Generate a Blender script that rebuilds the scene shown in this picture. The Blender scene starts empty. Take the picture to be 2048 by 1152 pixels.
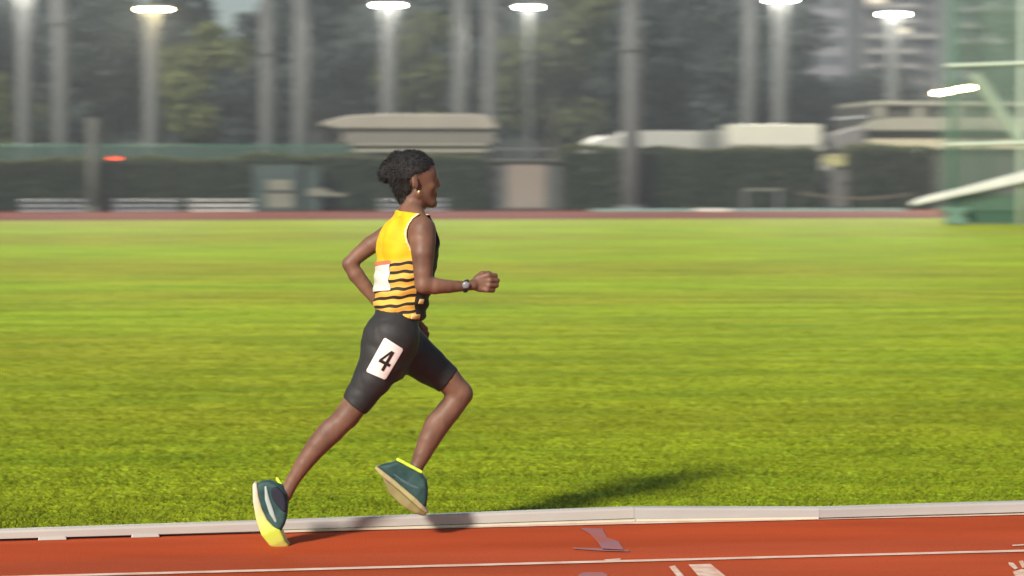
import bpy, math, random
import numpy as np
from mathutils import Vector, Matrix
from mathutils.bvhtree import BVHTree

# ------------------------------------------------------------------ camera, sky, light
S = bpy.context.scene
F, CAM_H = 4970.0, 1.5                       # focal length in photo pixels (2048 wide), camera height
PITCH = math.atan(226.0 / F)
cam_d = bpy.data.cameras.new('camera')
cam_d.sensor_width = 36.0
cam_d.lens = F / 2048 * 36.0
cam_d.clip_start, cam_d.clip_end = 0.1, 3000
cam_d.dof.use_dof = True
cam_d.dof.focus_distance = 10.1
cam_d.dof.aperture_fstop = 4.3
cam_d.dof.aperture_ratio = 0.26              # anamorphic lens
cam_d.dof.aperture_blades = 0
cam = bpy.data.objects.new('camera', cam_d)
S.collection.objects.link(cam)
cam.location = (0, 0, CAM_H)
cam.rotation_euler = (math.pi / 2 - PITCH, 0, 0)
S.camera = cam

world = bpy.data.worlds.new("World")
S.world = world
world.use_nodes = True
wn = world.node_tree
sky = wn.nodes.new('ShaderNodeTexSky')
sky.sky_type = 'NISHITA'
sky.sun_disc = False
sky.sun_elevation = math.radians(28.0)
sky.sun_rotation = math.radians(212)
bg = wn.nodes['Background']
bg.inputs['Strength'].default_value = 0.045
wn.links.new(sky.outputs[0], bg.inputs[0])

sun_d = bpy.data.lights.new('floodlight_key', 'SUN')   # the bank of floodlights behind the camera
sun_d.energy = 3.4
sun_d.angle = math.radians(6.0)
sun_d.color = (1.0, 0.95, 0.86)
sun = bpy.data.objects.new('floodlight_key', sun_d)
S.collection.objects.link(sun)
sun.rotation_euler = Vector((0.95, 1.58, -1.0)).to_track_quat('-Z', 'Y').to_euler()
sun.location = (-20, -30, 20)

vs = S.view_settings
vs.view_transform = 'Standard'
vs.look = 'None'
vs.exposure = 0.95
vs.gamma = 1.0

# ------------------------------------------------------------------ helpers
C = S.collection
random.seed(7)
RNG = np.random.default_rng(11)
_sp, _cp = math.sin(PITCH), math.cos(PITCH)


def P(px, py, D):
    """world point seen at photo pixel (px, py) at distance D in front of the camera"""
    x, y = (px - 1024) / F, (576 - py) / F
    dy, dz = _cp + y * _sp, -_sp + y * _cp
    return Vector((x * D / dy, D, CAM_H + dz * D / dy))


def G(px, py, z=0.0):
    """ground point under photo pixel"""
    x, y = (px - 1024) / F, (576 - py) / F
    dy, dz = _cp + y * _sp, -_sp + y * _cp
    t = (z - CAM_H) / dz
    return Vector((x * t, dy * t, z))


YAW = math.radians(9.4)                       # the track runs this much away from the camera to the right
TD = Vector((math.cos(YAW), math.sin(YAW), 0))
ND = Vector((-math.sin(YAW), math.cos(YAW), 0))
O0 = Vector((0, 10.57, 0))


def T(s, n, z=0.0):
    return O0 + TD * s + ND * n + Vector((0, 0, z))


def mat(name, col, rough=0.8, noise=None, bump=None, metallic=0.0, spec=0.3, emit=None, estr=0.0, coord='Object'):
    """noise = (scale, col2, detail, (sx,sy,sz)); bump = (scale, strength)"""
    m = bpy.data.materials.new(name)
    m.use_nodes = True
    nt = m.node_tree
    b = nt.nodes['Principled BSDF']
    b.inputs['Base Color'].default_value = (*col, 1)
    b.inputs['Roughness'].default_value = rough
    b.inputs['Metallic'].default_value = metallic
    b.inputs['Specular IOR Level'].default_value = spec
    tc = nt.nodes.new('ShaderNodeTexCoord')
    if noise:
        mp = nt.nodes.new('ShaderNodeMapping')
        if len(noise) > 3:
            mp.inputs['Scale'].default_value = noise[3]
        nt.links.new(tc.outputs[coord], mp.inputs[0])
        n = nt.nodes.new('ShaderNodeTexNoise')
        n.inputs['Scale'].default_value = noise[0]
        n.inputs['Detail'].default_value = noise[2]
        nt.links.new(mp.outputs[0], n.inputs['Vector'])
        r = nt.nodes.new('ShaderNodeValToRGB')
        r.color_ramp.elements[0].position = 0.32
        r.color_ramp.elements[1].position = 0.68
        r.color_ramp.elements[0].color = (*col, 1)
        r.color_ramp.elements[1].color = (*noise[1], 1)
        nt.links.new(n.outputs[0], r.inputs[0])
        nt.links.new(r.outputs[0], b.inputs['Base Color'])
    if bump:
        n2 = nt.nodes.new('ShaderNodeTexNoise')
        n2.inputs['Scale'].default_value = bump[0]
        n2.inputs['Detail'].default_value = 4
        nt.links.new(tc.outputs[coord], n2.inputs['Vector'])
        bp = nt.nodes.new('ShaderNodeBump')
        bp.inputs['Strength'].default_value = bump[1]
        bp.inputs['Distance'].default_value = bump[2] if len(bump) > 2 else 0.01
        nt.links.new(n2.outputs[0], bp.inputs['Height'])
        nt.links.new(bp.outputs[0], b.inputs['Normal'])
    if emit:
        b.inputs['Emission Color'].default_value = (*emit, 1)
        b.inputs['Emission Strength'].default_value = estr
    return m


class MB:
    """collects boxes, bars, tubes into one mesh"""
    def __init__(self):
        self.v, self.f, self.mi = [], [], []

    def box(self, x0, x1, y0, y1, z0, z1, mi=0, taper=0.0):
        b = len(self.v)
        t = taper
        self.v += [(x0, y0, z0), (x1, y0, z0), (x1, y1, z0), (x0, y1, z0),
                   (x0 + t, y0 + t, z1), (x1 - t, y0 + t, z1), (x1 - t, y1 - t, z1), (x0 + t, y1 - t, z1)]
        for q in ((3, 2, 1, 0), (4, 5, 6, 7), (0, 1, 5, 4), (1, 2, 6, 5), (2, 3, 7, 6), (3, 0, 4, 7)):
            self.f.append(tuple(b + i for i in q))
            self.mi.append(mi)
        return self

    def tube(self, pts, rads, n=10, mi=0, caps=True):
        pts = [Vector(p) for p in pts]
        rings = []
        up = Vector((0, 0, 1))
        for i, p in enumerate(pts):
            d = (pts[min(i + 1, len(pts) - 1)] - pts[max(i - 1, 0)]).normalized()
            a = d.cross(up)
            if a.length < 1e-3:
                a = d.cross(Vector((1, 0, 0)))
            a.normalize()
            c = d.cross(a).normalized()
            b = len(self.v)
            for k in range(n):
                t = 2 * math.pi * k / n
                q = p + (a * math.cos(t) + c * math.sin(t)) * rads[i]
                self.v.append(tuple(q))
            rings.append(b)
        for i in range(len(rings) - 1):
            for k in range(n):
                k2 = (k + 1) % n
                self.f.append((rings[i] + k, rings[i] + k2, rings[i + 1] + k2, rings[i + 1] + k))
                self.mi.append(mi)
        if caps:
            self.f.append(tuple(rings[0] + k for k in range(n))[::-1]); self.mi.append(mi)
            self.f.append(tuple(rings[-1] + k for k in range(n))); self.mi.append(mi)
        return self

    def prism(self, prof, y0, y1, mi=0):
        """profile in x-z extruded along y"""
        b, n = len(self.v), len(prof)
        self.v += [(x, y0, z) for x, z in prof] + [(x, y1, z) for x, z in prof]
        for k in range(n):
            k2 = (k + 1) % n
            self.f.append((b + k, b + k2, b + n + k2, b + n + k)); self.mi.append(mi)
        self.f.append(tuple(b + k for k in range(n))[::-1]); self.mi.append(mi)
        self.f.append(tuple(b + n + k for k in range(n))); self.mi.append(mi)
        return self

    def build(self, name, mats, parent=None, smooth=False, bevel=0.0):
        me = bpy.data.meshes.new(name)
        me.from_pydata(self.v, [], self.f)
        mats = mats if isinstance(mats, (list, tuple)) else [mats]
        for m in mats:
            me.materials.append(m)
        me.polygons.foreach_set('material_index', self.mi)
        if smooth:
            me.polygons.foreach_set('use_smooth', [True] * len(me.polygons))
        me.update()
        o = bpy.data.objects.new(name, me)
        C.objects.link(o)
        if parent:
            o.parent = parent
        if bevel:
            bv = o.modifiers.new('bevel', 'BEVEL')
            bv.width = bevel
            bv.segments = 2
            bv.limit_method = 'ANGLE'
        return o


def mesh_np(name, v, f, mats, parent=None, smooth=True, attrs=None, mi=None):
    me = bpy.data.meshes.new(name)
    v = np.asarray(v, dtype=np.float32)
    f = np.asarray(f, dtype=np.int32)
    n = f.shape[1]
    me.vertices.add(len(v))
    me.vertices.foreach_set('co', v.ravel())
    me.loops.add(f.size)
    me.loops.foreach_set('vertex_index', f.ravel())
    me.polygons.add(len(f))
    me.polygons.foreach_set('loop_start', np.arange(0, f.size, n, dtype=np.int32))
    me.polygons.foreach_set('loop_total', np.full(len(f), n, dtype=np.int32))
    for m in (mats if isinstance(mats, (list, tuple)) else [mats]):
        me.materials.append(m)
    if mi is not None:
        me.polygons.foreach_set('material_index', np.asarray(mi, dtype=np.int32))
    me.polygons.foreach_set('use_smooth', np.full(len(f), smooth))
    for k, a in (attrs or {}).items():
        at = me.attributes.new(k, 'FLOAT', 'POINT')
        at.data.foreach_set('value', np.asarray(a, dtype=np.float32))
    me.update(calc_edges=True)
    me.validate()
    o = bpy.data.objects.new(name, me)
    C.objects.link(o)
    if parent:
        o.parent = parent
    return o


def tag(o, label=None, cat=None, group=None, kind=None):
    if label: o['label'] = label
    if cat: o['category'] = cat
    if group: o['group'] = group
    if kind: o['kind'] = kind
    return o


def empty(name, loc, rz=0.0):
    o = bpy.data.objects.new(name, None)
    o.empty_display_size = 0.2
    C.objects.link(o)
    o.location = loc
    o.rotation_euler = (0, 0, rz)
    return o


def copy_tree(o, parent=None):
    c = o.copy()
    C.objects.link(c)
    c.parent = parent
    for ch in list(o.children):
        copy_tree(ch, c)
    return c


# ------------------------------------------------------------------ ground, field, track
def sheet(name, pts, m, kind='structure', parent=None, z=None):
    me = bpy.data.meshes.new(name)
    me.from_pydata([tuple(p) for p in pts], [], [tuple(range(len(pts)))])
    me.materials.append(m)
    o = bpy.data.objects.new(name, me)
    C.objects.link(o)
    if kind: o['kind'] = kind
    if parent: o.parent = parent
    return o


def strip(s0, s1, n0, n1, z):
    return [T(s0, n0, z), T(s1, n0, z), T(s1, n1, z), T(s0, n1, z)]


M_soil = mat('soil', (0.045, 0.05, 0.035), 0.95, noise=(0.6, (0.07, 0.075, 0.05), 4))

# grass sheet: mown turf with soft bands, brownish worn patches and fine streaks
M_grass = bpy.data.materials.new('turf')
M_grass.use_nodes = True
nt = M_grass.node_tree
pb = nt.nodes['Principled BSDF']
pb.inputs['Roughness'].default_value = 0.75
pb.inputs['Specular IOR Level'].default_value = 0.05
pb.inputs['Sheen Weight'].default_value = 0.0
pb.inputs['Sheen Tint'].default_value = (0.75, 0.9, 0.2, 1)
tc = nt.nodes.new('ShaderNodeTexCoord')


def noise_node(nt, vec, scale, detail, sc=(1, 1, 1), rot=0.0, rough=0.5):
    mp = nt.nodes.new('ShaderNodeMapping')
    mp.inputs['Scale'].default_value = sc
    mp.inputs['Rotation'].default_value = (0, 0, rot)
    nt.links.new(vec, mp.inputs[0])
    n = nt.nodes.new('ShaderNodeTexNoise')
    n.inputs['Scale'].default_value = scale
    n.inputs['Detail'].default_value = detail
    n.inputs['Roughness'].default_value = rough
    nt.links.new(mp.outputs[0], n.inputs['Vector'])
    return n.outputs[0]


def ramp(nt, fac, stops):
    r = nt.nodes.new('ShaderNodeValToRGB')
    e = r.color_ramp.elements
    while len(e) < len(stops):
        e.new(0.5)
    for el, (p, c) in zip(e, stops):
        el.position = p
        el.color = (*c, 1)
    nt.links.new(fac, r.inputs[0])
    return r.outputs[0]


def mix(nt, fac, a, b, mode='MIX'):
    m = nt.nodes.new('ShaderNodeMix')
    m.data_type = 'RGBA'
    m.blend_type = mode
    if isinstance(fac, (int, float)):
        m.inputs[0].default_value = fac
    else:
        nt.links.new(fac, m.inputs[0])
    for sck, val in ((m.inputs[6], a), (m.inputs[7], b)):
        if isinstance(val, tuple):
            sck.default_value = (*val, 1)
        else:
            nt.links.new(val, sck)
    return m.outputs[2]


ov = tc.outputs['Object']
n_big = noise_node(nt, ov, 0.10, 3, (0.5, 1.4, 1))
n_mid = noise_node(nt, ov, 1.1, 5, (0.35, 1.5, 1), -YAW)
n_fine = noise_node(nt, ov, 7.0, 6, (0.45, 1.5, 1), -YAW, rough=0.65)
base = ramp(nt, n_fine, [(0.30, (0.205, 0.280, 0.006)), (0.52, (0.345, 0.465, 0.010)), (0.72, (0.45, 0.575, 0.018))])
worn = ramp(nt, n_mid, [(0.38, (0.70, 0.78, 0.6)), (0.62, (1.16, 1.10, 1.2))])
patch = ramp(nt, n_big, [(0.36, (1.05, 0.82, 1.2)), (0.62, (1.06, 1.10, 0.9))])
g1 = mix(nt, 1.0, base, worn, 'MULTIPLY')
g2 = mix(nt, 1.0, g1, patch, 'MULTIPLY')
nt.links.new(g2, pb.inputs['Base Color'])
bp = nt.nodes.new('ShaderNodeBump')
bp.inputs['Strength'].default_value = 0.8
bp.inputs['Distance'].default_value = 0.05
nt.links.new(noise_node(nt, ov, 14.0, 5), bp.inputs['Height'])
nt.links.new(bp.outputs[0], pb.inputs['Normal'])

# rubber track
def track_mat(name, c1, c2):
    m = bpy.data.materials.new(name)
    m.use_nodes = True
    t = m.node_tree
    b = t.nodes['Principled BSDF']
    b.inputs['Roughness'].default_value = 0.85
    b.inputs['Specular IOR Level'].default_value = 0.06
    tcx = t.nodes.new('ShaderNodeTexCoord')
    o_ = tcx.outputs['Object']
    a = ramp(t, noise_node(t, o_, 150.0, 3, rough=0.7), [(0.3, tuple(x * 0.72 for x in c1)), (0.7, c2)])
    w = ramp(t, noise_node(t, o_, 1.3, 5, (0.35, 1.6, 1)), [(0.35, (0.80, 0.80, 0.82)), (0.65, (1.08, 1.05, 1.0))])
    t.links.new(mix(t, 1.0, a, w, 'MULTIPLY'), b.inputs['Base Color'])
    bpn = t.nodes.new('ShaderNodeBump')
    bpn.inputs['Strength'].default_value = 0.5
    bpn.inputs['Distance'].default_value = 0.004
    t.links.new(noise_node(t, o_, 160.0, 2), bpn.inputs['Height'])
    t.links.new(bpn.outputs[0], b.inputs['Normal'])
    return m


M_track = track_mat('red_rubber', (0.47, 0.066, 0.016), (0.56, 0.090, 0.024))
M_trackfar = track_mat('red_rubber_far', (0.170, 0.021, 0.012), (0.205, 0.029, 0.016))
M_line = mat('line_paint', (0.80, 0.62, 0.50), 0.8, noise=(22, (0.62, 0.36, 0.26), 5, (0.4, 1, 1)))
M_blue = mat('blue_paint', (0.24, 0.15, 0.20), 0.85, noise=(9, (0.40, 0.10, 0.06), 6, (0.5, 1, 1)))
M_white_worn = mat('worn_white_paint', (0.75, 0.60, 0.48), 0.8, noise=(20, (0.60, 0.30, 0.20), 5))

sheet('ground', [(-700, -100, -0.02), (700, -100, -0.02), (700, 1800, -0.02), (-700, 1800, -0.02)], M_soil)
field = sheet('grass_field', strip(-120, 120, 0.03, 72.5, 0.0), M_grass)
track = sheet('track', strip(-120, 120, -9.8, 0.03, 0.0), M_track)
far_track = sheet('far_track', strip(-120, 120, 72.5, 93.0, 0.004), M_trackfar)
sheet('lane_line', strip(-120, 120, 72.42, 72.56, 0.008), mat('far_line', (0.48, 0.44, 0.24), 0.8), parent=far_track, kind=None)
# painted lines of the near track
sheet('lane_line', strip(-60, 60, -0.045, 0.02, 0.004), M_line, parent=track, kind=None)
_l0, _l1 = G(250, 1151), G(2048, 1102)
_n0 = sum((q - O0).dot(ND) for q in (_l0, _l1)) / 2
_lm = []
sheet('lane_line', strip(-60, 60, _n0 - 0.025, _n0 + 0.025, 0.004), M_line, parent=track, kind=None)
for poly in ([(1160, 1056), (1205, 1057), (1214, 1074), (1237, 1083), (1249, 1101), (1206, 1099), (1196, 1085), (1180, 1068)],
             [(1145, 1094.5), (1205, 1097), (1258, 1100), (1258, 1103), (1205, 1101.5), (1147, 1097.5)],
             [(1158, 1148), (1168, 1144.5), (1203, 1144), (1214, 1148), (1216, 1160), (1155, 1160)]):
    sheet('blue_marking', [G(x, y, 0.004) for x, y in poly][::-1], M_blue, parent=track, kind=None)
for poly in ([(1377, 1129), (1421, 1127.5), (1452, 1153), (1404, 1160)],
             [(1338, 1133), (1350, 1131), (1366, 1150), (1375, 1160), (1360, 1160)],
             [(2017, 1124), (2027, 1126), (2036, 1136), (2030, 1139), (2018, 1130)],
             [(2037, 1122), (2046, 1121), (2052, 1134), (2045, 1136)],
             [(2026, 1143), (2044, 1138), (2060, 1140), (2060, 1160), (2034, 1160)],
             [(2024, 1089.5), (2070, 1087), (2070, 1089.5), (2026, 1092)],
             [(1208, 1119), (1240, 1116.5), (1242, 1119), (1212, 1121)]):
    sheet('white_marking', [G(x, y, 0.004) for x, y in poly][::-1], M_white_worn, parent=track, kind=None)

# real blades on the nearer part of the field
def grass_blades(n):
    d = 10.45 + RNG.exponential(5.8, n)
    x = (RNG.random(n) - 0.5) * 2 * (0.27 * d + 0.9)
    p = np.stack([x, d, np.zeros(n)], 1)
    nn = (p - np.array(O0)) @ np.array(ND)
    p = p[nn > 0.05]
    n = len(p)
    h = RNG.uniform(0.010, 0.024, n)
    w = RNG.uniform(0.0022, 0.0045, n) * (1 + (p[:, 1] - 10) * 0.05)
    a = RNG.random(n) * 2 * np.pi
    lean = RNG.normal(0, 0.02, (n, 2))
    # clump tufts
    h *= 0.75 + 0.5 * (np.sin(p[:, 0] * 9.1 + 2 * np.sin(p[:, 1] * 3.7)) * np.sin(p[:, 1] * 7.3 + p[:, 0] * 3.1) * 0.5 + 0.5)
    side = np.stack([np.cos(a), np.sin(a), np.zeros(n)], 1) * w[:, None]
    v = np.empty((n, 3, 3))
    v[:, 0] = p - side
    v[:, 1] = p + side
    v[:, 2] = p + np.concatenate([lean, h[:, None]], 1)
    return v.reshape(-1, 3), np.arange(3 * n).reshape(-1, 3)


M_blade = mat('grass_blade', (0.120, 0.148, 0.006), 0.7, noise=(2.0, (0.225, 0.262, 0.013), 5, (0.35, 1.6, 1)), spec=0.05)
gv, gf = grass_blades(210000)
go = mesh_np('grass_blades', gv, gf, M_blade, smooth=False)
tag(go, 'short mown grass blades at the near edge of the field', 'grass', kind='stuff')

# ------------------------------------------------------------------ kerb rails of the inside lane
M_rail = mat('rail_white', (0.37, 0.34, 0.31), 0.45, noise=(6, (0.43, 0.40, 0.36), 4, (0.3, 1, 1)), spec=0.5)
M_railg = mat('rail_grey', (0.33, 0.31, 0.29), 0.45, noise=(6, (0.38, 0.36, 0.335), 4, (0.3, 1, 1)), spec=0.5)
M_cream = mat('rail_cream', (0.58, 0.52, 0.40), 0.5, noise=(9, (0.52, 0.46, 0.34), 3))
M_dark = mat('dark_gap', (0.02, 0.017, 0.015), 0.9)


def kerb(px0, y0, h0, px1, y1, h1, m, gap, feet, flange, label):
    a, b = G(px0, y0), G(px1, y1)
    d = b - a
    L = d.length
    r = empty('kerb_rail', a, math.atan2(d.y, d.x))
    tag(r, label, 'kerb rail', 'inside lane kerb rails')
    # rounded-top hollow rail profile between two end heights
    def prof(h):
        g = gap
        return [(0.0, g), (0.0, h - 0.012), (0.004, h - 0.004), (0.012, h), (0.043, h), (0.052, h - 0.005), (0.055, h - 0.014), (0.055, g)]
    mb = MB()
    N = 12
    for i in range(N + 1):
        t = i / N
        for (yy, zz) in prof(h0 + (h1 - h0) * t):
            mb.v.append((L * t, yy, zz))
    n = 8
    for i in range(N):
        for k in range(n):
            k2 = (k + 1) % n
            mb.f.append((i * n + k, (i + 1) * n + k, (i + 1) * n + k2, i * n + k2)); mb.mi.append(0)
    mb.f.append(tuple(range(n))); mb.mi.append(0)
    mb.f.append(tuple(N * n + k for k in range(n))[::-1]); mb.mi.append(0)
    mb.build('rail', m, r)
    for (fx0, fx1) in feet:
        t0 = (fx0 - px0) / (px1 - px0) * L
        t1 = (fx1 - px0) / (px1 - px0) * L
        MB().box(t0, t1, -0.010, 0.05, 0.001, gap + 0.004, taper=0.004).build('bracket', M_rail, r, bevel=0.003)
    if flange:
        t0 = max(0.005, (flange[0] - px0) / (px1 - px0) * L)
        t1 = (flange[1] - px0) / (px1 - px0) * L
        wa, wb = flange[2], flange[3]
        fm = MB().box(t0, t1, -wa, -0.003, 0.005, 0.014)
        fm.v = [(x, (-wb if (x > (t0 + t1) / 2 and y < -0.004) else y), z) for x, y, z in fm.v]
        fm.build('flange', M_cream, r)
    return r


kerb(-420, 1096, 0.044, 558, 1067, 0.054, M_rail, 0.012, [(66, 124), (254, 312), (-150, -90)], None,
     'pale rail length ending beside the trailing shoe, two cream brackets under it')
kerb(558.6, 1067, 0.054, 1268, 1044, 0.064, M_rail, 0.016, [], (430, 1268, 0.012, 0.019),
     'rail length behind the lifted front shoe, with a thin cream flange along its foot')
kerb(1268.6, 1044, 0.064, 1638, 1040, 0.054, M_railg, 0.010, [], (1269, 1637, 0.019, 0.004),
     'short rail length right of the kink, its grey top sloping down to the right')
kerb(1638.6, 1040, 0.054, 2500, 1016, 0.060, M_railg, 0.010, [], None,
     'grey rail length at the right end without any cream flange')

# ------------------------------------------------------------------ the runner (signed-distance modelling, one skin surface)
HEAD_D = 10.06


def J(px, py, dy=0.0):
    return np.array(P(px, py, HEAD_D + (px - 560) / 492 * math.tan(YAW) + dy))


PXM = 10.1 / F                                 # metres per photo pixel at the runner
HV = 0.005
LO = np.array([-1.10, 9.70, -0.03])
HI = np.array([0.02, 10.62, 1.64])
NX = np.ceil((HI - LO) / HV).astype(int) + 1
AX = [LO[i] + HV * np.arange(NX[i]) for i in range(3)]
FAR = 0.25


def new_field():
    return np.full(NX, FAR, dtype=np.float32)


def smin(a, b, k):
    if k <= 0:
        return np.minimum(a, b)
    h = np.clip(0.5 + 0.5 * (b - a) / k, 0, 1)
    return b + (a - b) * h - k * h * (1 - h)


def sub(lo, hi):
    i0 = np.maximum(((np.asarray(lo) - LO) / HV).astype(int), 0)
    i1 = np.minimum(((np.asarray(hi) - LO) / HV).astype(int) + 2, NX)
    i1 = np.maximum(i1, i0 + 1)
    sl = tuple(slice(a, b) for a, b in zip(i0, i1))
    return sl, AX[0][sl[0]][:, None, None], AX[1][sl[1]][None, :, None], AX[2][sl[2]][None, None, :]


MARG = 0.07


def cap(fd, a, b, ra, rb, k=0.012):
    a, b = np.asarray(a), np.asarray(b)
    r = max(ra, rb) + MARG
    sl, X, Y, Z = sub(np.minimum(a, b) - r, np.maximum(a, b) + r)
    ab = b - a
    t = np.clip(((X - a[0]) * ab[0] + (Y - a[1]) * ab[1] + (Z - a[2]) * ab[2]) / max(ab @ ab, 1e-9), 0, 1)
    d = np.sqrt((X - a[0] - t * ab[0]) ** 2 + (Y - a[1] - t * ab[1]) ** 2 + (Z - a[2] - t * ab[2]) ** 2) - (ra + t * (rb - ra))
    fd[sl] = smin(fd[sl], d.astype(np.float32), k)


def chain(fd, pts, k=0.012):
    r = max(q[1] for q in pts) + MARG
    pp = np.array([q[0] for q in pts])
    sl, X, Y, Z = sub(pp.min(0) - r, pp.max(0) + r)
    best = None
    for (a, ra), (b, rb) in zip(pts[:-1], pts[1:]):
        ab = b - a
        t = np.clip(((X - a[0]) * ab[0] + (Y - a[1]) * ab[1] + (Z - a[2]) * ab[2]) / max(ab @ ab, 1e-9), 0, 1)
        d = np.sqrt((X - a[0] - t * ab[0]) ** 2 + (Y - a[1] - t * ab[1]) ** 2 + (Z - a[2] - t * ab[2]) ** 2) - (ra + t * (rb - ra))
        best = d if best is None else smin(best, d, 0.004)
    fd[sl] = smin(fd[sl], np.minimum(best, FAR).astype(np.float32), k)


def ell(fd, c, rad, yaw=0.0, k=0.015, pitch=0.0):
    """radii along forward, lateral, up; yaw turns forward away from the camera, pitch tips it up"""
    c = np.asarray(c)
    r = max(rad) + MARG
    sl, X, Y, Z = sub(c - r, c + r)
    cy, sy, cp_, sp_ = math.cos(yaw), math.sin(yaw), math.cos(pitch), math.sin(pitch)
    dx, dy, dz = X - c[0], Y - c[1], Z - c[2]
    u0 = dx * cy + dy * sy
    v = -dx * sy + dy * cy
    u = u0 * cp_ + dz * sp_
    w = -u0 * sp_ + dz * cp_
    q = np.sqrt((u / rad[0]) ** 2 + (v / rad[1]) ** 2 + (w / rad[2]) ** 2) + 1e-6
    g = np.sqrt((u / rad[0] ** 2) ** 2 + (v / rad[1] ** 2) ** 2 + (w / rad[2] ** 2) ** 2) + 1e-6
    d = q * (q - 1) / g
    fd[sl] = smin(fd[sl], np.minimum(d, FAR).astype(np.float32), k)


def surface(fd, sm=1):
    """naive surface nets -> vertices, quads"""
    idx = np.argwhere(fd < 0.012)
    i0 = np.maximum(idx.min(0) - 2, 0)
    i1 = np.minimum(idx.max(0) + 3, NX)
    g = fd[i0[0]:i1[0], i0[1]:i1[1], i0[2]:i1[2]]
    ins = g < 0
    c = np.zeros(tuple(s - 1 for s in g.shape), dtype=np.int8)
    for dx in (0, 1):
        for dy in (0, 1):
            for dz in (0, 1):
                c += ins[dx:dx + c.shape[0], dy:dy + c.shape[1], dz:dz + c.shape[2]]
    act = (c > 0) & (c < 8)
    cells = np.argwhere(act)
    vid = np.full(c.shape, -1, dtype=np.int32)
    vid[act] = np.arange(len(cells))
    acc = np.zeros((len(cells), 3))
    cnt = np.zeros(len(cells))
    cor = [(x, y, z) for x in (0, 1) for y in (0, 1) for z in (0, 1)]
    val = {q: g[cells[:, 0] + q[0], cells[:, 1] + q[1], cells[:, 2] + q[2]] for q in cor}
    for q in cor:
        for ax in range(3):
            if q[ax] == 0:
                q2 = list(q); q2[ax] = 1; q2 = tuple(q2)
                a, b = val[q], val[q2]
                m = (a < 0) != (b < 0)
                t = np.where(m, a / np.where(m, a - b, 1), 0)
                pt = np.array(q, float)[None, :] + np.zeros((len(cells), 3))
                pt[:, ax] += t
                acc += np.where(m[:, None], pt, 0)
                cnt += m
    v = cells + acc / np.maximum(cnt, 1)[:, None]
    faces = []
    for ax in range(3):
        o1, o2 = [(1, 2), (2, 0), (0, 1)][ax]
        sA = [slice(None)] * 3; sB = [slice(None)] * 3
        sA[ax] = slice(0, -1); sB[ax] = slice(1, None)
        A, B = ins[tuple(sA)], ins[tuple(sB)]
        e = np.argwhere(A != B)
        ok = (e[:, o1] > 0) & (e[:, o2] > 0) & (e[:, o1] < c.shape[o1]) & (e[:, o2] < c.shape[o2]) & (e[:, ax] < c.shape[ax])
        e = e[ok]
        fl = A[e[:, 0], e[:, 1], e[:, 2]]
        def cell(d1, d2):
            q = e.copy(); q[:, o1] -= d1; q[:, o2] -= d2
            return vid[q[:, 0], q[:, 1], q[:, 2]]
        quad = np.stack([cell(1, 1), cell(0, 1), cell(0, 0), cell(1, 0)], 1)
        quad[~fl] = quad[~fl][:, ::-1]
        faces.append(quad)
    f = np.concatenate(faces)
    f = f[(f >= 0).all(1)]
    for _ in range(sm):                         # light smoothing of the voxel steps
        s = np.zeros_like(v); n = np.zeros(len(v))
        for k in range(4):
            a, b = f[:, k], f[:, (k + 1) % 4]
            for d in range(3):
                s[:, d] += np.bincount(a, v[b, d], len(v)) + np.bincount(b, v[a, d], len(v))
            n += np.bincount(a, minlength=len(v)) + np.bincount(b, minlength=len(v))
        v = 0.4 * v + 0.6 * s / np.maximum(n, 1)[:, None]
    return LO + (v + i0) * HV, f


def px_of(v):
    """photo pixel of world points (used only to lay stripes and trims out on the cloth)"""
    y = v[:, 1]; z = v[:, 2] - CAM_H
    fwd = y * _cp - z * _sp
    up = y * _sp + z * _cp
    return 1024 + F * v[:, 0] / fwd, 576 - F * up / fwd


RT = Vector(J(572, 1094, -0.02)); RT.z = 0.0
runner = empty('person', RT)
tag(runner, 'runner in yellow and black striped singlet and black half tights in mid stride', 'person')
R0 = np.array(RT)


def put(name, fd, m, attrs=None, parent=None, sm=1, keep=None):
    v, f = surface(fd, sm)
    at = attrs(v) if attrs else None
    o = mesh_np(name, v - R0, f, m, parent or runner, True, at)
    return o, v, f


# torso loft: photo row, centre column, half width seen, lateral half width, yaw of the chest
SL = [(428, 824, 20, 0.056, 16), (438, 824, 34, 0.095, 17), (450, 822, 44, 0.135, 18), (464, 821, 49, 0.152, 18),
      (485, 817, 55, 0.160, 18), (515, 814, 57, 0.155, 17), (548, 811, 55, 0.146, 14), (580, 806, 52, 0.132, 10),
      (608, 802, 49, 0.127, 6), (632, 796, 47, 0.134, 3), (655, 784, 49, 0.150, 0), (682, 781, 52, 0.160, -2),
      (708, 782, 52, 0.160, -3), (735, 782, 38, 0.140, -3), (755, 784, 22, 0.10, -3)]
_c = np.array([J(cx, y, 0.0) for (y, cx, w, b, ps) in SL])
_b = np.array([s[3] for s in SL])
_ps = np.radians([s[4] for s in SL])
_w = (np.array([s[2] for s in SL]) - 2.0) * PXM
_a = np.sqrt(np.maximum(_w ** 2 - (_b * np.sin(_ps)) ** 2, 0.0004)) / np.cos(_ps)
_o = np.argsort(_c[:, 2])
ztab = _c[_o, 2]


def tz(arr, Z):
    return np.interp(Z, ztab, arr[_o])


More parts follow.
